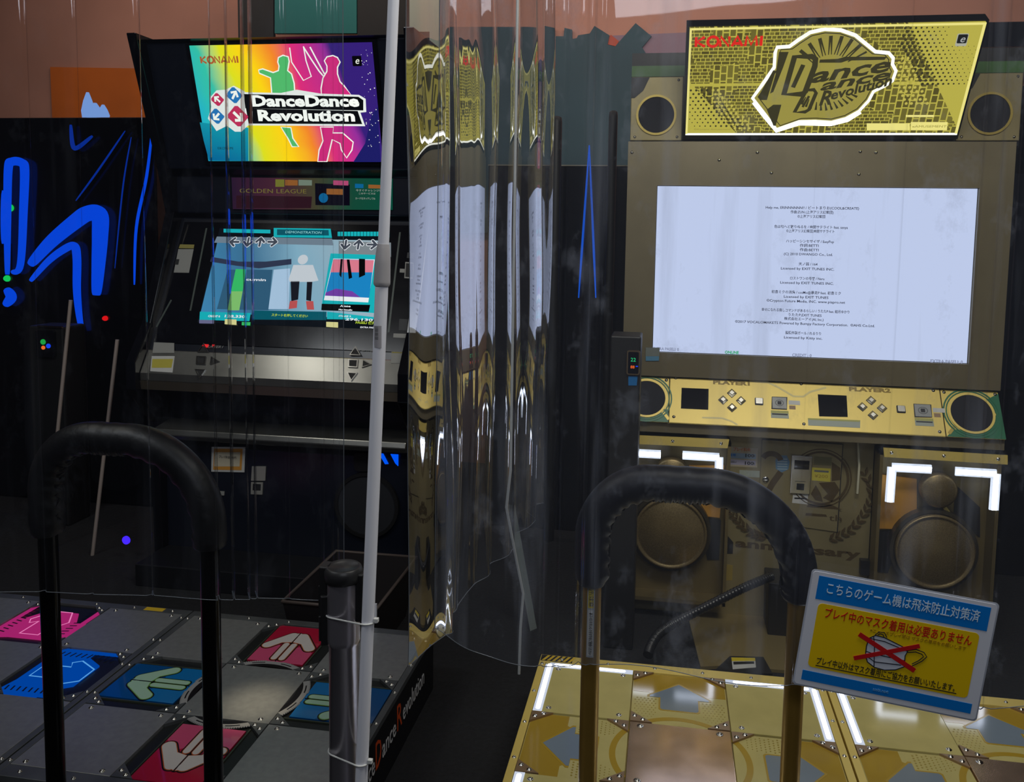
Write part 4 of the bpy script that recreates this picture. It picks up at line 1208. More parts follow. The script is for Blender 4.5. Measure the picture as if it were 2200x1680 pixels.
v.prism(g1((720, 480), (1050, 480), (1020, 780), (640, 770)), 0.0005, 0.0009, 2).prism(g1((1060, 480), (1180, 470), (1170, 770), (1020, 770)), 0.0005, 0.0009, 3)
v.build('video_shapes', [em('video_navy', (56, 66, 92), 0.7), em('video_grey', (130, 150, 166), 0.7), em('video_slate', (56, 104, 136), 0.75), em('video_pale', (176, 206, 232), 0.9)], gscr, LS)
# plain stand-in dancer on the screen: pale top, dark trousers, red shoes
v = MB()
v.disc(*g1((1275, 405))[0], 0.024, 0.001, 0.0016, 0).prism(g1((1205, 445), (1350, 445), (1390, 560), (1340, 570), (1180, 570), (1170, 550)), 0.001, 0.0015, 0)
v.prism(g1((1185, 565), (1250, 565), (1240, 700), (1190, 712)), 0.001, 0.0015, 1).prism(g1((1305, 570), (1345, 568), (1335, 712), (1300, 705)), 0.001, 0.0015, 1)
v.prism(g1((1180, 712), (1235, 706), (1230, 762), (1170, 770)), 0.001, 0.0015, 2).prism(g1((1298, 712), (1352, 712), (1358, 775), (1306, 775)), 0.001, 0.0015, 2)
v.build('dancer_picture', [em('video_white', (206, 214, 220), 0.9), em('video_dark', (34, 36, 46), 0.6), em('video_red', (206, 92, 92), 0.8)], gscr, LS)
v = MB()
v.prism(g1((690, 178), (1035, 185), (1035, 212), (690, 205)), 0.001, 0.0018, 0).prism(g1((1060, 172), (1480, 178), (1490, 245), (1060, 240)), 0.001, 0.0018, 0).prism(g1((1085, 182), (1465, 188), (1468, 228), (1085, 225)), 0.0018, 0.0022, 1)
for k in range(16): v.prism(g1((1532 + k * 24, 200), (1552 + k * 24, 200), (1552 + k * 24, 232), (1532 + k * 24, 232)), 0.001, 0.0018, 0)
v.build('gauge', [cyan, cyan_d], gscr, LS)
a, z = g1((1280, 206))[0]
txt('DEMONSTRATION', LS, a, z, 0.012, em('screen_pale_cyan', (150, 220, 220), 0.9), gscr, w=0.175, off=0.0024)
wh = em('screen_white', (232, 236, 240), 1.0)
dk = em('screen_black', (16, 16, 20), 0.5)
ta_m = [wh, em('screen_mid_grey', (84, 92, 106), 0.6)]
MB().prism(g1((1540, 268), (1925, 280), (1925, 385), (1540, 372)), 0.001, 0.0013).build('lane_band', em('screen_grey', (140, 150, 156), 0.75), gscr, LS)
for x, an in ((1590, PI), (1686, 0), (1786, -PI / 2), (960, 0), (870, PI), (1050, -PI / 2), (770, PI / 2)):
    a, z = g1((x, 295 if x > 1500 else 275))[0]
    v = MB()
    for gr_, zz, mi in ((0.0045, 0.0016, 0), (0.0018, 0.002, 1)):
        T = lambda pts: rot2(pts, an, a, z)
        r_ = 0.0034 + gr_
        v.capsule(*T([(0, -.020), (0, .018)]), r_, 0.0013, zz, mi).capsule(*T([(-.019, .0), (0, .020)]), r_, 0.0013, zz, mi).capsule(*T([(.019, .0), (0, .020)]), r_, 0.0013, zz, mi)
    v.build('target_arrow', ta_m, gscr, LS)
v = MB()
v.prism(g1((1480, 360), (1850, 372), (1800, 800), (1410, 770)), 0.001, 0.0016, 0).prism(g1((1500, 398), (1806, 405), (1758, 722), (1430, 705)), 0.0016, 0.002, 1).prism(g1((1505, 402), (1800, 410), (1765, 688), (1440, 672)), 0.002, 0.0024, 2)
v.prism(g1((1500, 405), (1800, 412), (1790, 500), (1480, 500)), 0.0024, 0.0027, 3).prism(g1((1445, 650), (1520, 620), (1640, 640), (1700, 684), (1440, 672)), 0.0024, 0.0028, 4)
for q_ in (((1690, 400), (1735, 402), (1735, 520), (1690, 540)), ((1600, 405), (1620, 405), (1640, 540), (1615, 550)), ((1555, 402), (1570, 402), (1560, 540), (1545, 520))): v.prism(g1(*q_), 0.0027, 0.003, 5)
v.prism(g1((1415, 732), (1772, 740), (1762, 792), (1412, 780)), 0.0016, 0.0022, 5)
v.build('jacket_card', [cyan, wh, em('jacket_blue', (30, 140, 206), 0.85), em('jacket_pink', (230, 130, 150), 0.85), em('jacket_purple', (126, 70, 180), 0.8), dk], gscr, LS)
for s, x, y, w, h in (('Alone', 1590, 750, 84, 0.009), ('Marshmello', 1590, 777, 110, 0.007)):
    a, z = g1((x, y))[0]
    txt(s, LS, a, z, h, wh, gscr, w=w / 3.4375 / F_PX * 3.6, off=0.0024, bold=0.04)
v = MB()
v.prism(g1((515, 790), (890, 800), (880, 860), (512, 850)), 0.001, 0.0015, 0).prism(g1((905, 782), (1450, 790), (1448, 852), (900, 848)), 0.001, 0.0015, 1).prism(g1((1455, 790), (1800, 830), (1795, 850), (1452, 845)), 0.001, 0.0015, 0)
v.prism(g1((700, 845), (785, 848), (785, 888), (698, 882)), 0.001, 0.002, 2).prism(g1((1448, 865), (1535, 868), (1535, 908), (1448, 902)), 0.001, 0.002, 2).prism(g1((825, 866), (888, 868), (886, 892), (824, 890)), 0.001, 0.0021, 3).prism(g1((510, 850), (620, 852), (618, 878), (510, 876)), 0.001, 0.002, 4)
v.prism(g1((780, 475), (858, 478), (830, 640), (745, 640)), 0.001, 0.0019, 3).prism(g1((745, 640), (830, 640), (805, 780), (720, 780)), 0.001, 0.0019, 5)
v.build('status_bar', [cyan, cyan_d, em('screen_cream', (226, 220, 150), 0.9), em('screen_green', (60, 200, 110), 0.85), em('screen_lilac', (130, 130, 170), 0.6), em('screen_lime', (140, 210, 120), 0.8)], gscr, LS)
for s, x, y, w, h, m in (('296,130', 1690, 850, 220, 0.011, wh), ('PASELI 使用', 1740, 874, 160, 0.010, em('screen_yellow_green', (186, 214, 60), 0.9)), ('EXTRA PASELI', 1760, 908, 130, 0.007, wh), ('スタートを押してください', 1178, 820, 300, 0.010, em('screen_yellow_green', (186, 214, 60), 0.9)), ('STAGE 2', 1585, 824, 100, 0.007, wh), ('CREDIT 0', 620, 825, 100, 0.009, wh), ('128,330', 770, 826, 170, 0.012, wh), ('cumin', 930, 555, 170, 0.012, wh)):
    a, z = g1((x, y))[0]
    txt(s, LS, a, z, h, m, gscr, w=w / 3.4375 / F_PX * 3.55, off=0.0024, bold=0.03)
# bezel labels, card readers, buttons
line_m = mat('bezel_line', (74, 84, 80), 0.4)
for q_ in (((1990, 200), (1905, 940)), ((560, 170), (440, 780)), ((300, 700), (190, 900))): MB().strip(g1(*q_), 0.008, -0.004, -0.003).build('bezel_line', line_m, BC, LS)
v = MB()
v.prism(g1((365, 290), (470, 292), (465, 320), (355, 318)), -0.004, -0.003, 1).prism(g1((352, 325), (465, 325), (430, 500), (318, 498)), -0.004, -0.003, 0)
v.prism(g1((335, 400), (360, 400), (352, 440), (325, 440)), -0.003, -0.002, 2)
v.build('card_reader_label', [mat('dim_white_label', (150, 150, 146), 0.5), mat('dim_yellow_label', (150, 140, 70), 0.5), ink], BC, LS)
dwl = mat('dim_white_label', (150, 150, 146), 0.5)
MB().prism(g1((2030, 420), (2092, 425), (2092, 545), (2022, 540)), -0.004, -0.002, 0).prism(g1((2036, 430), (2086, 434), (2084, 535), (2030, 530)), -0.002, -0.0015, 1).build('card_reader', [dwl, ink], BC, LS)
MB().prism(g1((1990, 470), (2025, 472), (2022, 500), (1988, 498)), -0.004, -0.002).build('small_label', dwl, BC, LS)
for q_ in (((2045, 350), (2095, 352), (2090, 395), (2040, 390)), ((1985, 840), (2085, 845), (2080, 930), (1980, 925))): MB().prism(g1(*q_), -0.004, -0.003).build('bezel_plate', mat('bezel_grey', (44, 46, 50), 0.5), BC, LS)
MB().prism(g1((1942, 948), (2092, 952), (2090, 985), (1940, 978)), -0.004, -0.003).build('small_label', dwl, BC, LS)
KP = PL((-1.67, 3.372, 0.950), (1, 0, 0), (0, 0.063, 0.095))


def k1(*q): return KP.pts(*c4(*q))


for ox in (0, -1122):
    for nm, q_ in (('up', ((1625, 1110), (1665, 1052), (1700, 1112))), ('mid', ((1617, 1145), (1680, 1148), (1675, 1202), (1614, 1198))), ('right', ((1722, 1148), (1778, 1182), (1716, 1200))), ('down', ((1605, 1240), (1675, 1245), (1634, 1300)))):
        pts = k1(*[(x + ox, y - (22 if ox else 0)) for x, y in q_])
        MB().strip(pts, 0.007, 0, 0.006, 0, closed=True).prism([(sum(p[0] for p in pts) / len(pts) + (p[0] - sum(t[0] for t in pts) / len(pts)) * 0.75, sum(p[1] for p in pts) / len(pts) + (p[1] - sum(t[1] for t in pts) / len(pts)) * 0.75) for p in pts], 0, 0.004, 1).build('select_button', [chrome, ink], BC, KP)
for s, x, y in (('PLAYER2', 1760, 1075), ('PLAYER1', 620, 1050)):
    a, z = k1((x, y))[0]
    txt(s, KP, a, z, 0.012, mat('dim_white_label', (150, 150, 146), 0.5), BC, 'player_lettering', w=0.085, off=0.002, shear=0.25)
for s, q_ in (('up', ((160, 1118), (328, 1118), (312, 1240), (148, 1230))), ('dn', ((180, 990), (325, 988), (325, 1095), (165, 1095)))):
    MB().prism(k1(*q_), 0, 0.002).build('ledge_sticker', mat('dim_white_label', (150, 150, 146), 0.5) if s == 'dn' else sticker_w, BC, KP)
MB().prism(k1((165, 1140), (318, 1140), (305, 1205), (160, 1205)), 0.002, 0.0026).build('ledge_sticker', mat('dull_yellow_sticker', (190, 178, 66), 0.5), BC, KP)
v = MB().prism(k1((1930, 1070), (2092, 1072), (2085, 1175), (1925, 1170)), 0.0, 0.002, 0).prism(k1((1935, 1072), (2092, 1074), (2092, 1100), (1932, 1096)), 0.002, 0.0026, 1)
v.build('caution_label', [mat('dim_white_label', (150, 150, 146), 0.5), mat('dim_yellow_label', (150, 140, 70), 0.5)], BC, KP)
MB().prism(k1((537, 1050), (548, 960), (580, 1030), (572, 1055)), 0.0, 0.003).prism(k1((595, 990), (640, 945), (660, 950), (655, 1000), (610, 1050)), 0.0, 0.003).build('red_light', em('red_light', (226, 40, 44), 1.0), BC, KP)
# lower front
NP = wall_plane(3.558)
cN = crop(360, 860, 3.111)


def n1(*q): return NP.pts(*cN(*q))


v = MB().prism(n1((298, 310), (522, 310), (515, 480), (295, 475)), 0, 0.004, 0).prism(n1((315, 322), (505, 322), (498, 465), (308, 462)), 0.004, 0.005, 1).prism(n1((318, 345), (490, 345), (485, 440), (315, 440)), 0.005, 0.0055, 2)
v.build('price_card', [sticker_w, mat('card_orange', (214, 150, 60), 0.5), mat('card_cream', (206, 196, 170), 0.5)], BC, NP)
a, z = n1((405, 380))[0]
txt('プレイ料金 100円', NP, a, z, 0.010, ink, BC, 'price_lettering', w=0.085, off=0.006)
v = MB().prism(n1((568, 440), (660, 440), (655, 535), (562, 535)), 0, 0.006, 0).prism(n1((562, 545), (640, 548), (636, 628), (560, 625)), 0, 0.006, 0).prism(n1((575, 555), (628, 558), (626, 600), (573, 598)), 0.006, 0.007, 1)
v.build('coin_slot', [mat('coin_plate', (190, 190, 180), 0.35, 0.5), ink], BC, NP)
MB().prism(n1((330, 605), (382, 608), (380, 635), (330, 632)), 0, 0.003).build('lock_plate', mat('dim_white_label', (150, 150, 146), 0.5), BC, NP)
MB().prism(n1((492, 1045), (648, 1048), (642, 1130), (486, 1122)), 0, 0.003).build('serial_plate', mat('plate_pale', (170, 166, 150), 0.5), BC, NP)
MB().prism(n1((445, 1165), (590, 1165), (580, 1205), (440, 1200)), 0, 0.003).build('yellow_label', mat('label_amber', (220, 170, 30), 0.5), BC, NP)
for cx in (-1.31,):
    MB().disc(cx, 0.36, 0.135, 0, 0.01).build('woofer_cloth', mat('woofer_dark', (34, 36, 42), 0.6), BC, NP)
    MB().ring(cx, 0.36, 0.135, 0.15, 0, 0.016).build('woofer_ring', black_plastic, BC, NP)
    MB().rrect(cx - 0.06, cx + 0.06, 0.515, 0.60, 0.02, 0, 0.008).build('duct_cover', black_plastic, BC, NP)
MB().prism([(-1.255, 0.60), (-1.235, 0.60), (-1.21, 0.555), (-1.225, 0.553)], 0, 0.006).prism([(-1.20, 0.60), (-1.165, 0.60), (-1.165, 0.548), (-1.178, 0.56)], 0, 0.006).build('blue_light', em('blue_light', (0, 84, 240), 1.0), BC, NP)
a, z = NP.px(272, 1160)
MB().lathe([(0.02, 0), (0.02, 0.006), (0.014, 0.012), (0.0001, 0.014)], (a, z, 0), 16).build('violet_reflection', em('violet_reflection', (70, 40, 255), 1.2), BC, NP)  # glowing disc stands in for a violet reflection in the curtain

# ------------------------------------------------------------------ stanchion with white pole tied to it
SX, SY = P(739, 1450, 1.5).x, 1.5
sn = root('queue_stanchion', 'brushed steel queue post with black belt head in front of steel platform', 'barrier post', (SX, SY, 0))
MB().lathe([(0.0001, 0.0), (0.17, 0.0), (0.17, 0.012), (0.12, 0.028), (0.035, 0.04)], (SX, SY, 0), 40).build('base_plate', steel, sn)
MB().lathe([(0.0285, 0.035), (0.0285, 0.80), (0.031, 0.802), (0.0315, 0.812), (0.0315, 0.925)], (SX, SY, 0), 40).build('tube', mat('satin_steel', (178, 174, 184), 0.30, 0.85), sn)
MB().lathe([(0.0315, 0.925), (0.036, 0.927), (0.037, 0.945), (0.0335, 0.953), (0.031, 0.955), (0.029, 0.951), (0.0001, 0.950)], (SX, SY, 0), 40).build('top_cap', mat('cap_black', (40, 40, 42), 0.4), sn)
for an, z0, z1, w_ in ((PI, 0.835, 0.955, 0.016), (0, 0.850, 0.945, 0.014), (PI / 2, 0.84, 0.94, 0.014), (-PI / 2 - 1.1, 0.80, 0.90, 0.004)):
    m = MB()
    c, s_ = math.cos(an), math.sin(an)
    pl_ = PL((SX + c * 0.029, SY + s_ * 0.029, 0), (-s_, c, 0), (0, 0, 1))
    m.rrect(-w_, w_, z0, z1, 0.004, 0, 0.014)
    m.rrect(-w_ * .7, w_ * .7, z0 + 0.01, z1 - 0.04, 0.002, 0.014, 0.018)
    m.build('belt_clip', black_plastic, sn, pl_, bevel=0.001)

pole = root('white_pole', 'white telescopic pole zip-tied to the steel queue post', 'pole', (0, 0, 0))
PY = 1.452
pb, pm_, pt_ = P(777, 1660, PY), P(819, 600, PY), P(845.5, 0, PY)
ax = (pt_ - pb).normalized()


def at_z(z): return pb + ax * ((z - pb.z) / ax.z)


pole.location = at_z(0)
W[pole] = Matrix.Translation(at_z(0))
zj = pm_.z
MB().tube([at_z(0.044), at_z(0.5), at_z(zj)], 0.0117, 24).build('lower_tube', white_plastic, pole)
MB().tube([at_z(zj), at_z(zj + 0.8), at_z(2.75)], 0.0098, 24).build('upper_tube', white_plastic, pole)
n_ = 20
MB().tube([at_z(zj - 0.012 + 0.075 * i / n_) for i in range(n_ + 1)], [0.0132, 0.0150] + [0.0150 - 0.0006 * i / 6 for i in range(10)] + [0.0140, 0.0137, 0.0134, 0.0130, 0.0126, 0.0122, 0.0118, 0.0112, 0.0106], 24, rf=lambda i, th: 1 + (0.02 * math.cos(10 * th) if 3 < i < 18 else 0)).build('joint_collar', mat('collar_grey', (170, 168, 172), 0.45), pole)
lz = P(820, 720, PY).z
bl = MB()
cc = at_z(lz)
for k in range(6): pass
lbl = curved_label(cc.x, cc.y, 0.0117, 0.007, lz - 0.022, lz + 0.018, 0.0004).build('barcode_sticker', mat('barcode_grey', (160, 158, 164), 0.5), pole)
m = MB()
for k in range(9):
    zz = lz + 0.016 - k * 0.0026
    for a0, a1 in ((-PI / 2 - 0.42, -PI / 2 + 0.12),):
        vs = [(cc.x + 0.0125 * math.cos(a0 + (a1 - a0) * i / 4), cc.y + 0.0125 * math.sin(a0 + (a1 - a0) * i / 4), z) for z in (zz, zz - (0.0016 if k % 3 else 0.0009)) for i in range(5)]
        m.add(vs, [(i, i + 5, i + 6, i + 1) for i in range(4)])
m.build('barcode', ink_grey, lbl)
tm = mat('tie_white', (206, 208, 206), 0.4)
for zz, lab in ((P(740, 1338, 1.45).z, 'upper white zip tie holding pole to queue post'), (P(740, 1640, 1.45).z, 'lower white zip tie holding pole to queue post')):
    c0, c1_ = Vector((SX, SY, zz)), at_z(zz)
    R0, R1 = (0.033 if zz > 0.8 else 0.0300), 0.0132
    d = (c1_ - c0)
    d.z = 0
    base = math.atan2(d.y, d.x)
    L_ = d.length
    al = math.acos(max(-1, min(1, (R0 - R1) / L_)))
    pts = [c0 + Vector((math.cos(a), math.sin(a), 0)) * R0 for a in [base + al + (2 * PI - 2 * al) * i / 28 for i in range(29)]]
    pts += [c1_ + Vector((math.cos(a), math.sin(a), 0)) * R1 for a in [base - al + 2 * al * i / 12 for i in range(13)]]
    for i, p in enumerate(pts):
        t = (p - c0).dot(d.normalized()) / (L_ + R1)
        p.z = zz + 0.010 * max(-1, t) - 0.004
    t = root('zip_tie', lab, 'zip tie', (c0.x, c0.y, zz), 'white zip ties on the queue post')
    MB().tube(pts, 0.0017, 8, closed=True).build('strap', tm, t)
    hp = c1_ + Vector((R1 + 0.003, -0.004, 0.012))
    MB().box(hp.x - 0.003, hp.x + 0.006, hp.y - 0.004, hp.y + 0.004, hp.z - 0.004, hp.z + 0.004).build('lock_head', tm, t, bevel=0.001)

# ------------------------------------------------------------------ laminated mask sign hanging on the sheet by the gold rail
tl, trr, bl_ = P(1748, 1226, 1.542), P(2144, 1300, 1.542), P(1706, 1467, 1.542)
GP = PL(bl_, (trr - tl), (tl - bl_))
SW, SH = (trr - tl).length, (tl - bl_).length
sg = root('notice_sign', 'tilted laminated blue and yellow notice with crossed out face mask', 'sign', bl_ + (trr - bl_) * 0.5)
m = MB().rrect(0, SW, 0, SH, 0.006, -0.001, 0.0)
sh = m.build('laminated_sheet', sign_white, sg, GP)
MB().rrect(-0.003, SW + 0.003, -0.003, SH + 0.003, 0.007, -0.0016, -0.001).build('laminate_margin', mat('laminate_edge', (176, 182, 196), 0.15), sg, GP)
MB().rect(0.011, SW - 0.010, SH * 0.765, SH - 0.007, 0, 0.0004).build('title_band', sign_blue, sh, GP)
MB().rect(0.011, SW - 0.010, 0.010, 0.010 + SH * 0.085, 0, 0.0004).build('foot_band', sign_blue, sh, GP)
MB().rrect(0.018, SW - 0.020, SH * 0.17, SH * 0.735, 0.008, 0, 0.0004).build('yellow_panel', sign_yellow, sh, GP)
cS = crop(1680, 1200, 4.231)


def s1(*q): return GP.pts(*cS(*q))


txt('こちらのゲーム機は飛沫防止対策済', GP, SW * 0.5, SH * 0.868, 0.0165, mat('sign_pale_text', (200, 222, 240), 0.4), sh, 'title_lettering', w=SW * 0.83, off=0.0006, bold=0.006)
txt('プレイ中のマスク着用は必要ありません', GP, SW * 0.5, SH * 0.655, 0.0150, mat('sign_red', (190, 18, 24), 0.4), sh, 'red_lettering', w=SW * 0.80, off=0.0006, bold=0.010)
txt('※ニュースプレイ間は マスクの着用をお願いします', GP, SW * 0.62, SH * 0.588, 0.0055, mat('sign_faint', (170, 130, 20), 0.4), sh, 'small_lettering', w=SW * 0.52, off=0.0006)
txt('プレイ中以外はマスク着用にご協力をお願いいたします。', GP, SW * 0.49, SH * 0.232, 0.0105, ink, sh, 'black_lettering', w=SW * 0.76, off=0.0006, bold=0.008)
MB().rect(SW * 0.10, SW * 0.875, SH * 0.190, SH * 0.197, 0.0004, 0.0008).build('underline', ink, sh, GP)
txt('asobi.next', GP, SW * 0.475, 0.010 + SH * 0.042, 0.006, mat('sign_light_blue', (110, 170, 216), 0.4), sh, 'foot_lettering', w=SW * 0.085, off=0.0006)
mk = [(790, 720), (850, 695), (930, 715), (1040, 770), (1150, 825), (1118, 880), (1110, 980), (1030, 1008), (930, 1010), (840, 985), (775, 935), (758, 870), (768, 790)]
MB().prism(s1(*mk), 0.0004, 0.001).build('mask_picture', mat('mask_pale', (196, 202, 216), 0.5), sh, GP)
m = MB().strip(s1(*mk), 0.0017, 0.001, 0.0014, closed=True)
for q in (((832, 705), (840, 790), (835, 980)), ((790, 720), (930, 750), (1140, 840)), ((765, 840), (840, 865), (1115, 925)), ((765, 880), (840, 935), (1080, 965)), ((845, 692), (880, 665), (930, 668), (952, 715)), ((870, 690), (895, 680), (920, 690), (925, 712)),
          ((1130, 835), (1220, 822), (1290, 850), (1315, 890), (1270, 930), (1170, 978)), ((1130, 850), (1215, 845), (1270, 865), (1285, 890), (1240, 925), (1180, 955))): m.strip(s1(*q), 0.0015, 0.001, 0.0014)
m.build('mask_line', mat('ink_navy', (30, 32, 46), 0.5), sh, GP)
MB().strip(s1((700, 682), (1205, 1015)), 0.0085, 0.0014, 0.0018).strip(s1((652, 902), (1250, 790)), 0.0078, 0.0014, 0.0019).build('red_cross', mat('cross_red', (186, 20, 26), 0.45), sh, GP)


for x_, y_ in ((0.03, SH - 0.02), (SW - 0.03, SH - 0.02)): MB().rect(x_ - 0.01, x_ + 0.01, y_ - 0.01, y_ + 0.01, -0.016, -0.0016).build('sticky_tab', sign_white, sg, GP)
# ------------------------------------------------------------------ clear vinyl sheets
def film(name, refl, power, haze, tint=(0.95, 0.965, 0.98), hz_col=(0.62, 0.68, 0.82), streak=True):
    m = bpy.data.materials.new(name)
    m.use_nodes = True
    N, L = m.node_tree.nodes, m.node_tree.links
    N.clear()
    o = N.new('ShaderNodeOutputMaterial')
    tr_, gl, mx = N.new('ShaderNodeBsdfTransparent'), N.new('ShaderNodeBsdfGlossy'), N.new('ShaderNodeMixShader')
    tr_.inputs[0].default_value = (*tint, 1)
    gl.inputs['Color'].default_value = (0.97, 0.97, 1.0, 1)
    gl.inputs['Roughness'].default_value = 0.02
    lw, pw, ml = N.new('ShaderNodeLayerWeight'), N.new('ShaderNodeMath'), N.new('ShaderNodeMath')
    lw.inputs[0].default_value = 0.5
    pw.operation, ml.operation = 'POWER', 'MULTIPLY_ADD'
    pw.inputs[1].default_value = power
    ml.inputs[1].default_value = refl
    ml.inputs[2].default_value = 0.035
    ml.use_clamp = True
    L.new(lw.outputs['Facing'], pw.inputs[0])
    L.new(pw.outputs[0], ml.inputs[0])
    L.new(ml.outputs[0], mx.inputs[0])
    L.new(tr_.outputs[0], mx.inputs[1])
    L.new(gl.outputs[0], mx.inputs[2])
    last = mx.outputs[0]
    if haze:
        df, tl_, ad, m2 = N.new('ShaderNodeBsdfDiffuse'), N.new('ShaderNodeBsdfTranslucent'), N.new('ShaderNodeMixShader'), N.new('ShaderNodeMixShader')
        df.inputs[0].default_value = (*hz_col, 1)
        tl_.inputs[0].default_value = (*hz_col, 1)
        L.new(df.outputs[0], ad.inputs[1])
        L.new(tl_.outputs[0], ad.inputs[2])
        tc, mp, mp2, n1_, n2_ = N.new('ShaderNodeTexCoord'), N.new('ShaderNodeMapping'), N.new('ShaderNodeMapping'), N.new('ShaderNodeTexNoise'), N.new('ShaderNodeTexNoise')
        mp.inputs['Scale'].default_value = (16, 16, 1.3)
        mp2.inputs['Scale'].default_value = (9, 9, 6)
        n1_.inputs['Scale'].default_value, n2_.inputs['Scale'].default_value = 1.0, 1.0
        n1_.inputs['Detail'].default_value, n2_.inputs['Detail'].default_value = 6, 8
        n2_.inputs['Roughness'].default_value = 0.7
        for mp_, n_ in ((mp, n1_), (mp2, n2_)):
            L.new(tc.outputs['Object'], mp_.inputs[0])
            L.new(mp_.outputs[0], n_.inputs['Vector'])
        r1, r2 = N.new('ShaderNodeMapRange'), N.new('ShaderNodeMapRange')
        for r_, n_, a, b in ((r1, n1_, 0.56, 0.82), (r2, n2_, 0.54, 0.76)):
            r_.inputs['From Min'].default_value, r_.inputs['From Max'].default_value = a, b
            L.new(n_.outputs['Fac'], r_.inputs['Value'])
        s_ = N.new('ShaderNodeMath')
        s_.operation = 'MAXIMUM'
        L.new(r1.outputs[0], s_.inputs[0])
        L.new(r2.outputs[0], s_.inputs[1])
        k = N.new('ShaderNodeMath')
        k.operation = 'MULTIPLY_ADD'
        k.inputs[1].default_value, k.inputs[2].default_value = haze, haze * 0.14
        L.new(s_.outputs[0], k.inputs[0])
        L.new(k.outputs[0], m2.inputs[0])
        L.new(last, m2.inputs[1])
        L.new(ad.outputs[0], m2.inputs[2])
        last = m2.outputs[0]
    L.new(last, o.inputs[0])
    return m


def sheet(name, path, ztop, zbot, mtl, label, rows=36, wob=0.0):
    """path: list of (x, y); zbot(i) hem height; wob: sideways sway growing with depth below the top"""
    vs, fs = [], []
    n = len(path)
    for r_ in range(rows + 1):
        t = r_ / rows
        for i, (x, y) in enumerate(path):
            z = ztop + (zbot(i / (n - 1)) - ztop) * t
            a = path[max(0, i - 1)]
            b = path[min(n - 1, i + 1)]
            dx, dy = b[0] - a[0], b[1] - a[1]
            d = math.hypot(dx, dy) or 1
            k = wob * (math.sin(7 * t + i * 0.05) * 0.5 + math.sin(17 * t + i * 0.021 + 1.3) * 0.3 + math.sin(3.1 * t + i * 0.013))
            vs.append((x - dy / d * k, y + dx / d * k, z))
    for r_ in range(rows):
        for i in range(n - 1):
            fs.append((r_ * n + i, r_ * n + i + 1, (r_ + 1) * n + i + 1, (r_ + 1) * n + i))
    m = MB().add(vs, fs, 0, True)
    o = m.build(name, mtl)
    hm = mat('vinyl_cut_edge', (96, 102, 110), 0.3)
    low = [vs[rows * n + i] for i in range(0, n, 3)]
    MB().tube(low, 0.0009, 6).build('hem_edge', hm, o)
    for i in (0, n - 1): MB().tube([vs[r_ * n + i] for r_ in range(0, rows + 1, 2)], 0.0008, 6).build('side_edge', hm, o)
    return tag(o, label, 'vinyl curtain', 'clear vinyl curtains')


# left sheet, in front of the steel platforms
XL0, XL1 = P(-260, 700, 1.60).x, P(738, 700, 1.60).x
FOLDS = [(P(496, 500, 1.6).x, 0.055), (P(530, 500, 1.6).x, 0.04), (P(546, 500, 1.6).x, 0.045), (P(462, 500, 1.6).x, 0.03), (P(306, 500, 1.6).x, 0.03)]
pth = []
N_ = 520
for i in range(N_ + 1):
    t = i / N_
    x = XL0 + (XL1 - XL0) * t
    y = 1.60 + 0.006 * math.sin(x * 9) + 0.003 * math.sin(x * 23 + 1)
    for px_, w_, h_ in ((612, 0.004, 0.006), (690, 0.004, 0.007), (712, 0.003, 0.007), (724, 0.003, 0.006), (60, 0.006, 0.010), (300, 0.005, 0.008), (170, 0.004, 0.006)):
        u = (x - P(px_, 500, 1.60).x) / w_
        y += h_ * math.exp(-u * u)
    pth.append((x, y))
    for fx, ln in FOLDS:                       # narrow flaps angled back left so they mirror the blue glow
        if x <= fx < x + (XL1 - XL0) / N_:
            for k in range(1, 9): pth.append((x - 0.545 * ln * k / 8, y + 0.839 * ln * k / 8))
            for k in range(1, 8): pth.append((x - 0.545 * ln * (1 - k / 8) + 0.002 * k / 8, y + 0.839 * ln * (1 - k / 8)))
sheet('vinyl_curtain', pth, 2.62, lambda t: 0.775 + 0.062 * t, film('clear_vinyl_left', 0.72, 2.6, 0.05), 'clear vinyl curtain hanging in front of the steel platforms and left machine', wob=0.0012)

# right sheet, in front of the gold rail, with a rippled hem
XR0, XR1 = P(955, 700, 1.60).x, 1.10
pth = []
N_ = 560
for i in range(N_ + 1):
    t = i / N_
    x = XR0 + (XR1 - XR0) * t
    fade = math.exp(-((x - XR0) / 0.12) ** 2)
    y = 1.568 + 0.006 * math.sin(x * 8 + 1) + 0.003 * math.sin(x * 19) + 0.02 * fade * math.sin(x * 34)
    for px_, w_, h_ in ((1178, 0.004, 0.008), (1212, 0.003, 0.007), (1262, 0.007, 0.016), (1292, 0.003, 0.006), (1750, 0.004, 0.007), (1940, 0.004, 0.007), (2112, 0.010, 0.012), (2150, 0.008, 0.010), (2185, 0.004, 0.008)):
        u = (x - P(px_, 500, 1.568).x) / w_
        y += h_ * math.exp(-u * u)
    pth.append((x, y))


def hemR(t):
    x = XR0 + (XR1 - XR0) * t
    return 0.765 + 0.05 * math.exp(-((x - XR0) / 0.05) ** 2) + 0.010 * math.sin(x * 16 + 2.4)


sheet('vinyl_curtain', pth, 2.62, hemR, film('clear_vinyl_right', 0.95, 2.6, 0.36), 'smudged clear vinyl curtain with wavy hem hanging in front of the gold machine', wob=0.0012)

# the partition between the two machines, hung in deep folds running back
pth = []
L1 = 0.19
for i in range(60):
    t = i / 59
    pth.append((-0.486 + 0.019 * t + 0.0012 * math.sin(t * 7), 1.555 + L1 * t))
x0, y0 = pth[-1]
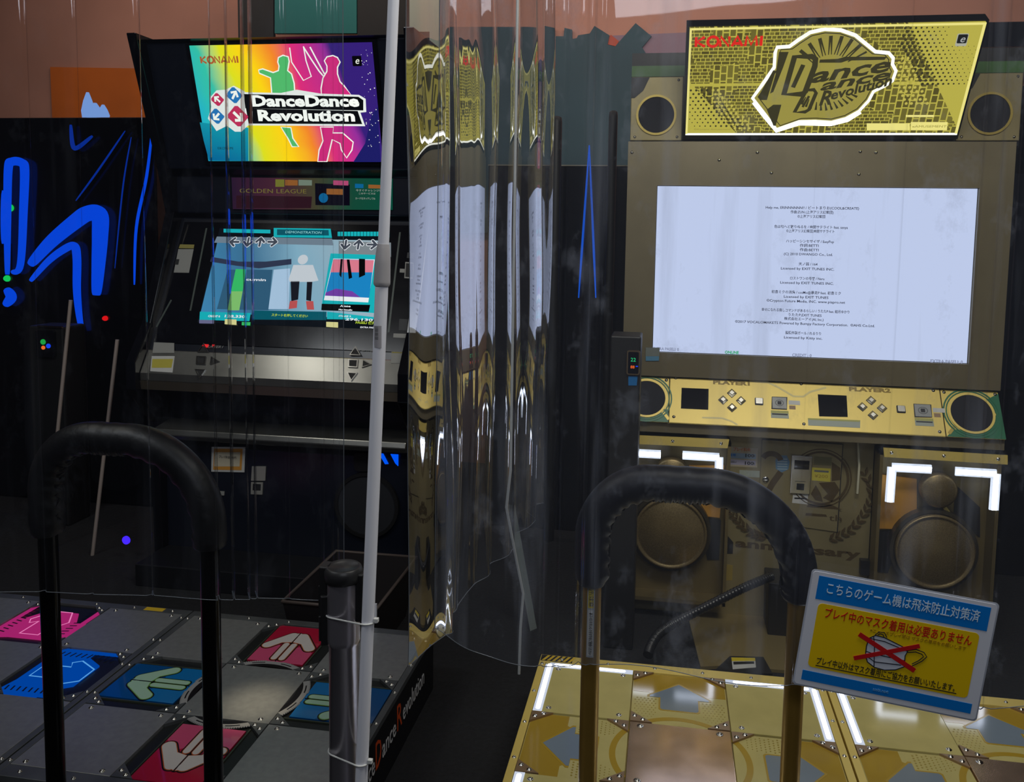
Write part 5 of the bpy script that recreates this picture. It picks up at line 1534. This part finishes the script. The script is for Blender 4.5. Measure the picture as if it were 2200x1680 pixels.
# long faces turned towards the gold machine, short returns: shaped to mirror the lit screen
ctrl, y, xc = [], y0, x0
for ln, rt, dx0, bg in ((0.03, 0.08, -0.034, 0.0), (0.10, 0.09, -0.016, 0.010), (0.13, 0.10, -0.012, -0.008), (0.15, 0.13, 0.0, 0.016), (0.17, 0.12, 0.006, 0.012), (0.12, 0.0, 0.0, -0.010)):
    sl_ = 0.13 + 0.24 * (y - 1.75)
    for k in range(24): ctrl.append((xc + sl_ * ln * k / 24 + bg * math.sin(PI * k / 24) ** 2, y + ln * k / 24))
    x1_, y1_ = xc + sl_ * ln, y + ln
    xn = -0.470 + dx0
    for k in range(16): ctrl.append((x1_ + (xn - x1_) * (0.5 - 0.5 * math.cos(PI * k / 16)), y1_ + rt * k / 16))
    y, xc = y1_ + rt, xn
for _ in range(6):
    ctrl = [ctrl[0]] + [((ctrl[i - 1][0] + 2 * ctrl[i][0] + ctrl[i + 1][0]) / 4, (ctrl[i - 1][1] + 2 * ctrl[i][1] + ctrl[i + 1][1]) / 4) for i in range(1, len(ctrl) - 1)] + [ctrl[-1]]
pth += ctrl[1:]
sheet('vinyl_curtain', pth, 2.66, lambda t: 0.735 - 0.12 * t, film('clear_vinyl_folds', 1.05, 1.8, 0.16), 'folded reflective clear vinyl curtain dividing the two machines', rows=60, wob=0.008)

# ------------------------------------------------------------------ behind and between the machines
# dark cabinet on the far left; reflected blue neon added as glowing tubes
lx0, lx1, lz = -4.6, P(332, 255, 4.3).x, P(160, 252, 4.3).z
DC = root('dark_game_cabinet', 'tall black glossy cabinet with glowing blue zigzag reflection at far left', 'arcade machine', ((lx0 + lx1) / 2, 4.6, 0))
MB().box(lx0, lx1, 4.3, 5.0, 0, lz).build('cabinet_body', gloss_black, DC, bevel=0.01)
neon = em('blue_reflection', (4, 76, 240), 0.8)
neon_d = em('blue_reflection_dim', (10, 60, 190), 0.5)
cL = crop(0, 180, 2.27)


def smooth(p, k=8):
    d = []
    for i in range(len(p) - 1):
        a, b_, c_, e2 = p[max(0, i - 1)], p[i], p[i + 1], p[min(len(p) - 1, i + 2)]
        for j in range(k):
            t = j / k
            d.append(0.5 * ((2 * b_) + (c_ - a) * t + (2 * a - 5 * b_ + 4 * c_ - e2) * t * t + (3 * b_ - a - 3 * c_ + e2) * t ** 3))
    d.append(p[-1])
    return d


def nz(pts, r, m, nm):
    d = smooth([P(x, y, 4.27) for x, y in cL(*pts)])
    n = len(d)
    MB().tube(d, [r * (0.45 + 0.55 * math.sin(PI * min(1, max(0, i / (n - 1)))) ** 0.6) for i in range(n)], 12).build(nm, m, DC)


nz(((60, 920), (100, 880), (115, 600), (120, 420), (105, 385), (60, 380), (40, 420), (36, 700), (36, 930)), 0.024, neon, 'neon_reflection')
nz(((150, 880), (250, 770), (370, 670), (430, 632), (485, 640), (488, 740), (480, 880), (470, 1030)), 0.044, neon, 'neon_reflection')
nz(((150, 960), (230, 870), (300, 815), (360, 790), (375, 850), (375, 1000), (385, 1120), (400, 1210)), 0.022, neon, 'neon_reflection')
nz(((345, 200), (355, 300), (380, 310), (450, 255)), 0.012, neon_d, 'neon_reflection')
nz(((610, 230), (480, 420), (370, 570)), 0.005, neon_d, 'neon_reflection')
nz(((745, 200), (715, 450), (665, 700), (655, 980)), 0.008, neon, 'neon_reflection')
nz(((640, 260), (600, 500), (560, 900)), 0.004, neon_d, 'neon_reflection')
nz(((15, 520), (14, 780)), 0.012, neon, 'neon_reflection')
nz(((30, 1000), (55, 1040), (25, 1080)), 0.028, neon, 'neon_reflection')
for q, r_, m_ in (((40, 605), 0.020, em('green_lamp', (20, 200, 90), 1.0)), ((25, 950), 0.018, em('green_lamp', (20, 200, 90), 1.0)), ((505, 1145), 0.014, em('red_lamp', (220, 20, 24), 1.0))):
    c = P(*cL(q)[0], 4.28)
    MB().lathe([(r_, 0), (r_, 0.01), (r_ * .7, 0.02), (0.0001, 0.022)], (0, 0, 0), 14).build('signal_lamp', m_, DC, PL((c.x, 4.3, c.z), (1, 0, 0), (0, 0, 1)))
b0 = P(430, 165, 4.3)
# pale blue glowing ornament on top of it
ot = MB()
for k, (dx, h, r_) in enumerate(((-0.045, 0.16, 0.03), (0.0, 0.10, 0.035), (0.05, 0.09, 0.028))):
    ot.lathe([(r_, 0), (r_ * 1.2, h * .35), (r_ * .8, h * .7), (r_ * .25, h), (0.0001, h)], (P(205, 250, 4.45).x + dx, 4.45, lz), 12)
tag(ot.build('glowing_ornament', em('pale_blue_glow', (130, 170, 236), 0.8)), 'pale blue glowing ornament on top of the far left cabinet', 'lamp')
# card display, and pale rods added for reflections of the white pole
for (xa, ya, xb, yb), lab in (((152, 645, 124, 925), 'upright bright pole reflection left of a matching one by far left cabinet'), ((252, 730, 196, 1215), 'longer leaning bright pole reflection seen through left padded handrail')):
    A, B = P(xa, ya, 3.6), P(xb, yb, 3.6)
    d = (B - A).normalized()
    B = A + d * (A.z / -d.z)
    tag(MB().tube([A, A + (B - A) * 0.5, B], 0.0085, 14).build('reflected_rod', mat('rod_reflection', (196, 180, 170), 0.4, 0.3)), lab, 'reflection', 'bright pole reflections')
dv = P(90, 735, 3.9)
dd = root('card_terminal', 'small black card terminal with coloured lights at far left', 'card reader', (dv.x, 3.95, 0))
MB().box(dv.x - 0.10, dv.x + 0.10, 3.93, 4.1, 0, dv.z + 0.08).build('pedestal', black_plastic, dd, bevel=0.01)
DP = wall_plane(3.93)
MB().rrect(dv.x - 0.045, dv.x + 0.06, dv.z - 0.08, dv.z + 0.06, 0.01, 0, 0.02).build('reader_case', gloss_black, dd, DP)
MB().rect(dv.x - 0.04, dv.x + 0.10, dv.z + 0.075, dv.z + 0.083, 0, 0.01).build('top_bar', chrome, dd, DP)
MB().disc(dv.x + 0.0, dv.z + 0.0, 0.014, 0.02, 0.024, 0).disc(dv.x + 0.03, dv.z - 0.02, 0.012, 0.02, 0.024, 1).disc(dv.x + 0.0, dv.z - 0.03, 0.010, 0.02, 0.024, 2).build('status_light', [em('lamp_green', (30, 170, 70), 0.9), em('lamp_blue', (20, 70, 240), 1.0), em('lamp_orange', (240, 110, 40), 1.0)], dd, DP)

# slim black pedestal with a digital display beside the gold machine
PD = root('display_pedestal', 'slim black pedestal with small digital display beside gold machine', 'card reader', (-0.17, 3.22, 0))
xa, xb, zt = P(1312, 720, 3.15).x, P(1378, 720, 3.15).x, P(1340, 722, 3.15).z
MB().box(xa, xb, 3.15, 3.30, 0, zt).build('pedestal', black_plastic, PD, bevel=0.006)
PP = wall_plane(3.15)
q = PP.pts((1349, 752), (1376, 752), (1373, 805), (1346, 805))
MB().rrect(q[3][0], q[1][0], q[2][1], q[0][1], 0.008, 0, 0.010, 0).rrect(q[3][0] + 0.005, q[1][0] - 0.005, q[2][1] + 0.005, q[0][1] - 0.005, 0.005, 0.010, 0.011, 1).build('display_case', [mat('case_bronze', (120, 104, 84), 0.3, 0.6), glass_dark], PD, PP)
txt('22', PP, (q[0][0] + q[1][0]) / 2 - 0.002, (q[0][1] * .62 + q[2][1] * .38), 0.014, em('digit_green', (40, 210, 130), 1.0), PD, 'digits', off=0.0115)
txt('88', PP, (q[0][0] + q[1][0]) / 2 - 0.004, (q[0][1] * .32 + q[2][1] * .68), 0.011, em('digit_orange', (255, 110, 40), 1.1), PD, 'digits', off=0.0115)
MB().rect((q[0][0] + q[1][0]) / 2 + 0.008, (q[0][0] + q[1][0]) / 2 + 0.016, q[2][1] * .66 + q[0][1] * .34, q[2][1] * .62 + q[0][1] * .38, 0.011, 0.0118).build('status_light', em('lamp_blue', (20, 70, 240), 1.0), PD, PP)
q = PP.pts((1350, 808), (1370, 808), (1368, 828), (1350, 828))
MB().prism(q, 0, 0.002).build('blue_label', mat('label_blue', (20, 100, 160), 0.5), PD, PP)
q = PP.pts((1382, 772), (1415, 772), (1413, 803), (1382, 803))
v = MB().prism([(p[0], p[1]) for p in q], 0, 0.002, 0).prism([q[0], q[1], ((q[1][0]), q[1][1] * .35 + q[2][1] * .65), (q[0][0], q[0][1] * .35 + q[3][1] * .65)], 0.002, 0.0024, 1)
v.build('corner_label', [mat('label_sky', (80, 130, 160), 0.5), mat('label_dim', (110, 116, 110), 0.5)], GC, wall_plane(3.478))

# black machine in the gap behind, two padded posts
xa, xb, zt = P(1150, 357, 4.4).x, P(1350, 357, 4.4).x, P(1270, 357, 4.4).z
BK = root('dark_game_cabinet', 'black cabinet with thin pale top edge in the gap between machines', 'arcade machine', (-0.4, 4.7, 0))
MB().box(xa - 0.25, xb, 4.4, 5.0, 0, zt).build('cabinet_body', gloss_black, BK, bevel=0.005)
MB().box(xa - 0.25, xb, 4.395, 4.42, zt, zt + 0.006).build('top_edge', mat('pale_edge', (150, 146, 130), 0.4), BK)
for (px_, y0_, w_), lab in (((1196, 250, 0.028), 'black padded post with rounded top nearer the folded curtain'), ((1318, 238, 0.022), 'black square topped post beside the gold machine')):
    c = P(px_, y0_, 4.25)
    tag(MB().lathe([(w_, 0), (w_, c.z - 0.03), (w_ * .9, c.z - 0.006), (w_ * .5, c.z), (0.0001, c.z)], (c.x, 4.25, 0), 20).build('padded_post', black_plastic), lab, 'post', 'black posts behind the gap')
# curtain reflection of blue neon, added as a glowing peak in the gap
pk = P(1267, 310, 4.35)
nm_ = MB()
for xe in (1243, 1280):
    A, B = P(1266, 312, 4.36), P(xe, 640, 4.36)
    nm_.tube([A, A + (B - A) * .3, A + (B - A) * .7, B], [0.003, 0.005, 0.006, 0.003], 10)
nm_.build('neon_reflection', em('blue_reflection_soft', (10, 90, 220), 0.75), BK)

RC = root('dark_game_cabinet', 'black cabinet at the far right edge beyond the gold machine', 'arcade machine', (1.9, 4.55, 0))
MB().box(1.36, 2.5, 4.22, 4.9, 0, 2.3).build('cabinet_body', gloss_black, RC, bevel=0.01)
MB().box(1.40, 2.46, 4.205, 4.22, 0.9, 1.9).build('front_panel', dark_navy, RC)

# wall decor: jagged dark teal panel, orange panel, hanging cloths
TP = wall_plane(5.59)
jag = [(880, 500), (880, 60), (1135, 60), (1168, 62), (1172, 58), (1192, 62), (1194, 80), (1212, 80), (1214, 62), (1230, 66), (1230, 86), (1240, 84), (1243, 78), (1268, 74), (1278, 58), (1310, 78), (1306, 98), (1322, 102), (1366, 52), (1400, 80), (1380, 104), (1390, 120), (1376, 132), (1440, 300), (1440, 500)]
struct(MB().prism(TP.pts(*jag), 0, 0.03).build('wall_panel', mat('teal_wall_panel', (54, 82, 94), 0.7, noise=0.25, nscale=1.2), None, TP))
struct(MB().prism(TP.pts((1304, 86), (1313, 76), (1330, 90), (1324, 101), (1303, 96)), 0, 0.02).build('trim_1', mat('rust_tile', (190, 84, 60), 0.7), None, TP))
struct(MB().prism(TP.pts((1300, 78), (1490, 70), (1490, 150), (1340, 150), (1376, 118)), 0, 0.012).build('trim_2', mat('mauve_wall_band', (150, 124, 140), 0.8), None, TP))
struct(MB().prism(TP.pts((112, 145), (420, 150), (420, 300), (118, 300)), 0, 0.02).build('trim_3', mat('orange_wall_panel', (216, 110, 30), 0.75, noise=0.15, nscale=2), None, TP))
struct(MB().prism(TP.pts((2040, 95), (2260, 90), (2260, 130), (2040, 140)), 0, 0.02).build('trim_4', mat('mauve_wall_band', (150, 124, 140), 0.8), None, TP))
HPl = wall_plane(4.9)
tag(MB().prism(HPl.pts((514, -120), (592, -120), (592, 130), (518, 130)), 0, 0.03).build('hanging_banner', mat('black_cloth', (16, 18, 22), 0.8), None, HPl), 'black banner hanging above the rainbow marquee, left of the green one', 'banner', 'dark banners above the left machine')
tag(MB().prism(HPl.pts((595, -120), (770, -120), (770, 74), (595, 74)), 0, 0.03).build('hanging_banner', mat('dark_green_cloth', (16, 92, 92), 0.8), None, HPl), 'dark green banner hanging above the rainbow marquee', 'banner', 'dark banners above the left machine')
tag(MB().prism(HPl.pts((772, -120), (888, -120), (888, 130), (772, 130)), 0, 0.03).build('hanging_banner', mat('black_cloth', (16, 18, 22), 0.8), None, HPl), 'black banner beside the white pole, right of the green one', 'banner', 'dark banners above the left machine')
UP = wall_plane(4.6)
tag(MB().prism(UP.pts((882, -60), (966, -60), (964, 122), (925, 122), (925, 70), (882, 70)), 0, 0.02).build('pale_board', mat('pale_board', (170, 184, 170), 0.6), None, UP), 'pale greenish board hanging behind the top of folded curtain', 'board')
q0, q1 = P(2030, 40, 4.9), P(2260, 90, 4.9)
b = MB().prism([(q0.x, q1.z), (q0.x + 0.12, q0.z), (q1.x + 0.3, q0.z), (q1.x + 0.3, q1.z)], 0, 0.5)
tag(b.build('storage_box', dark_navy, None, PL((0, 5.5, 0), (1, 0, 0), (0, 0, 1))), 'dark navy box on the wall high behind the gold marquee', 'box')

# ------------------------------------------------------------------ floor pieces
hs = [P(1658, 1238, 3.33), P(1600, 1262, 3.25), P(1520, 1302, 3.16), P(1450, 1338, 3.08), P(1415, 1362, 3.02), P(1398, 1388, 2.96), P(1392, 1408, 2.92)]
d = []
for i in range(len(hs) - 1):
    a, b_, c_, e2 = hs[max(0, i - 1)], hs[i], hs[i + 1], hs[min(len(hs) - 1, i + 2)]
    for k in range(10):
        t = k / 10
        d.append(0.5 * ((2 * b_) + (c_ - a) * t + (2 * a - 5 * b_ + 4 * c_ - e2) * t * t + (3 * b_ - a - 3 * c_ + e2) * t ** 3))
d.append(hs[-1])
d2 = []
for i in range(len(d) - 1):
    for k in range(4): d2.append(d[i] + (d[i + 1] - d[i]) * k / 4)
tag(MB().tube(d2, 0.017, 14, rf=lambda i, th: 1 + 0.08 * math.sin(i * 1.9)).build('cable_hose', mat('hose_black', (30, 31, 34), 0.32)), 'black corrugated hose running from gold cabinet to the gold platform', 'hose')
fpz = [PZ(*q, 0.012) for q in ((1474, 1308), (1700, 1330), (1720, 1420), (1690, 1440), (1555, 1430), (1505, 1432))]
tag(MB().prism([(p.x, p.y) for p in fpz], 0.0, 0.012).build('floor_plate', mat('dull_gold_plate', (150, 134, 92), 0.4, 0.5)), 'dull gold floor plate between the gold cabinet and its platform', 'floor plate')
lbz = [PZ(*q, 0.013) for q in ((1571, 1417), (1622, 1418), (1624, 1438), (1574, 1442))]
tag(MB().prism([(p.x, p.y) for p in [PZ(1568, 1412, 0.015), PZ(1640, 1414, 0.015), PZ(1660, 1450, 0.015), PZ(1530, 1448, 0.015)]], 0.012, 0.02).build('cable_cover', black_plastic), 'black cable cover lying on the dull gold floor plate', 'cover')
cl = root('caution_label', 'white and yellow caution label on the black cable cover', 'label', (lbz[0].x, lbz[0].y, 0.02))
lp = [(p.x, p.y) for p in lbz]
MB().prism(lp, 0.02, 0.021).build('paper', sticker_w, cl)
mix_ = lambda a, b_, t: (a[0] * (1 - t) + b_[0] * t, a[1] * (1 - t) + b_[1] * t)
MB().prism([lp[0], lp[1], mix_(lp[1], lp[2], .32), mix_(lp[0], lp[3], .32)], 0.021, 0.0215).build('yellow_band', sticker_y, cl)
MB().prism([mix_(mix_(lp[0], lp[3], .38), mix_(lp[1], lp[2], .38), .06), mix_(mix_(lp[0], lp[3], .38), mix_(lp[1], lp[2], .38), .94), mix_(mix_(lp[0], lp[3], .62), mix_(lp[1], lp[2], .62), .94), mix_(mix_(lp[0], lp[3], .62), mix_(lp[1], lp[2], .62), .06)], 0.021, 0.0216).build('black_bar', ink, cl)
# white cord at the end of the folded sheet; strip added for a pole reflection
cd = [P(1097, 1010, 1.75), P(1088, 1090, 1.75), P(1105, 1180, 1.78), P(1124, 1275, 1.80), P(1118, 1350, 1.80), P(1115, 1448, 1.80)]
cd = [Vector((cd[0].x, cd[0].y, 3.5)), Vector((cd[0].x, cd[0].y, 2.0))] + cd
tag(MB().tube(cd, 0.0030, 8).build('hanging_string', mat('cord_white', (206, 208, 206), 0.4)), 'thin white string dangling below the folded clear curtain', 'string')
g0 = PZ(1146, 1350, 0.0)
q = [P(1090, 1085, g0.y + 0.02), P(1106, 1085, g0.y + 0.02), PZ(1153, 1350, 0.0), PZ(1139, 1356, 0.0)]
tag(MB().add([tuple(p) for p in q] + [tuple(p + Vector((0, 0.004, 0))) for p in q], [(0, 1, 2, 3), (7, 6, 5, 4), (0, 4, 5, 1), (1, 5, 6, 2), (2, 6, 7, 3), (3, 7, 4, 0)]).build('strip_reflection', mat('pale_strip', (120, 128, 126), 0.3)), 'pale leaning reflection of the pole behind the white string', 'strip')
# dark baskets beside the steel platform
zr = 0.24
bx = [PZ(650, 1252, zr), PZ(698, 1216, zr), PZ(884, 1212, zr), PZ(846, 1290, zr), PZ(705, 1272, zr)]
xb0, xb1, yb0, yb1 = bx[0].x, bx[2].x, 2.80, 3.30
bk = root('basket', 'dark plastic basket on the floor behind the queue post', 'basket', ((xb0 + xb1) / 2, (yb0 + yb1) / 2, 0))
rim = mat('basket_rim', (84, 74, 70), 0.5)
bm_ = mat('basket_dark', (34, 30, 32), 0.5)
m = MB()
ou, inn = [(xb0, yb0), (xb1, yb0), (xb1, yb1), (xb0, yb1)], [(xb0 + .035, yb0 + .035), (xb1 - .035, yb0 + .035), (xb1 - .035, yb1 - .035), (xb0 + .035, yb1 - .035)]
for i in range(4):
    j = (i + 1) % 4
    a, b_, c_, e2 = ou[i], ou[j], inn[j], inn[i]
    m.add([(*a, zr), (*b_, zr), (*c_, 0.0), (*e2, 0.0)], [(0, 3, 2, 1)])
    ii, jj = [mix_(ou[k], ((xb0 + xb1) / 2, (yb0 + yb1) / 2), 0.012) for k in (i, j)]
    m.add([(*ii, zr), (*jj, zr), (*c_, 0.006), (*e2, 0.006)], [(0, 1, 2, 3)])
m.add([(*p, 0.006) for p in inn], [(0, 1, 2, 3)])
m.build('basket_body', bm_, bk)
MB().tube([(*p, zr) for p in ou], 0.007, 10, closed=True).build('basket_rim', rim, bk)
tg = P(803, 1345, 2.79)
tag(MB().box(tg.x - 0.012, tg.x + 0.016, 2.772, 2.78, 0.205, 0.275, 0).box(tg.x - 0.008, tg.x + 0.006, 2.771, 2.7725, 0.205, 0.262, 1).build('card_holder', [white_plastic, sign_blue]), 'small white and blue card holder standing at edge of steel platform', 'card holder')

# ------------------------------------------------------------------ fit the lettering to its measured widths
bpy.context.view_layer.update()
for o, w in FIT:
    d = o.dimensions.x
    if d > 1e-6:
        k = w / d
        o.matrix_basis = o.matrix_basis @ Matrix.Diagonal((k, 1, 1, 1))
bpy.context.view_layer.update()
dg = bpy.context.evaluated_depsgraph_get()
for o in [o for o in COL.objects if o.type == 'FONT']:
    me = bpy.data.meshes.new_from_object(o.evaluated_get(dg))
    nm = o.name.split('.')[0]
    par, mb = o.parent, o.matrix_basis.copy()
    bpy.data.objects.remove(o)
    t = bpy.data.objects.new(nm, me)
    COL.objects.link(t)
    t.parent = par
    t.matrix_basis = mb
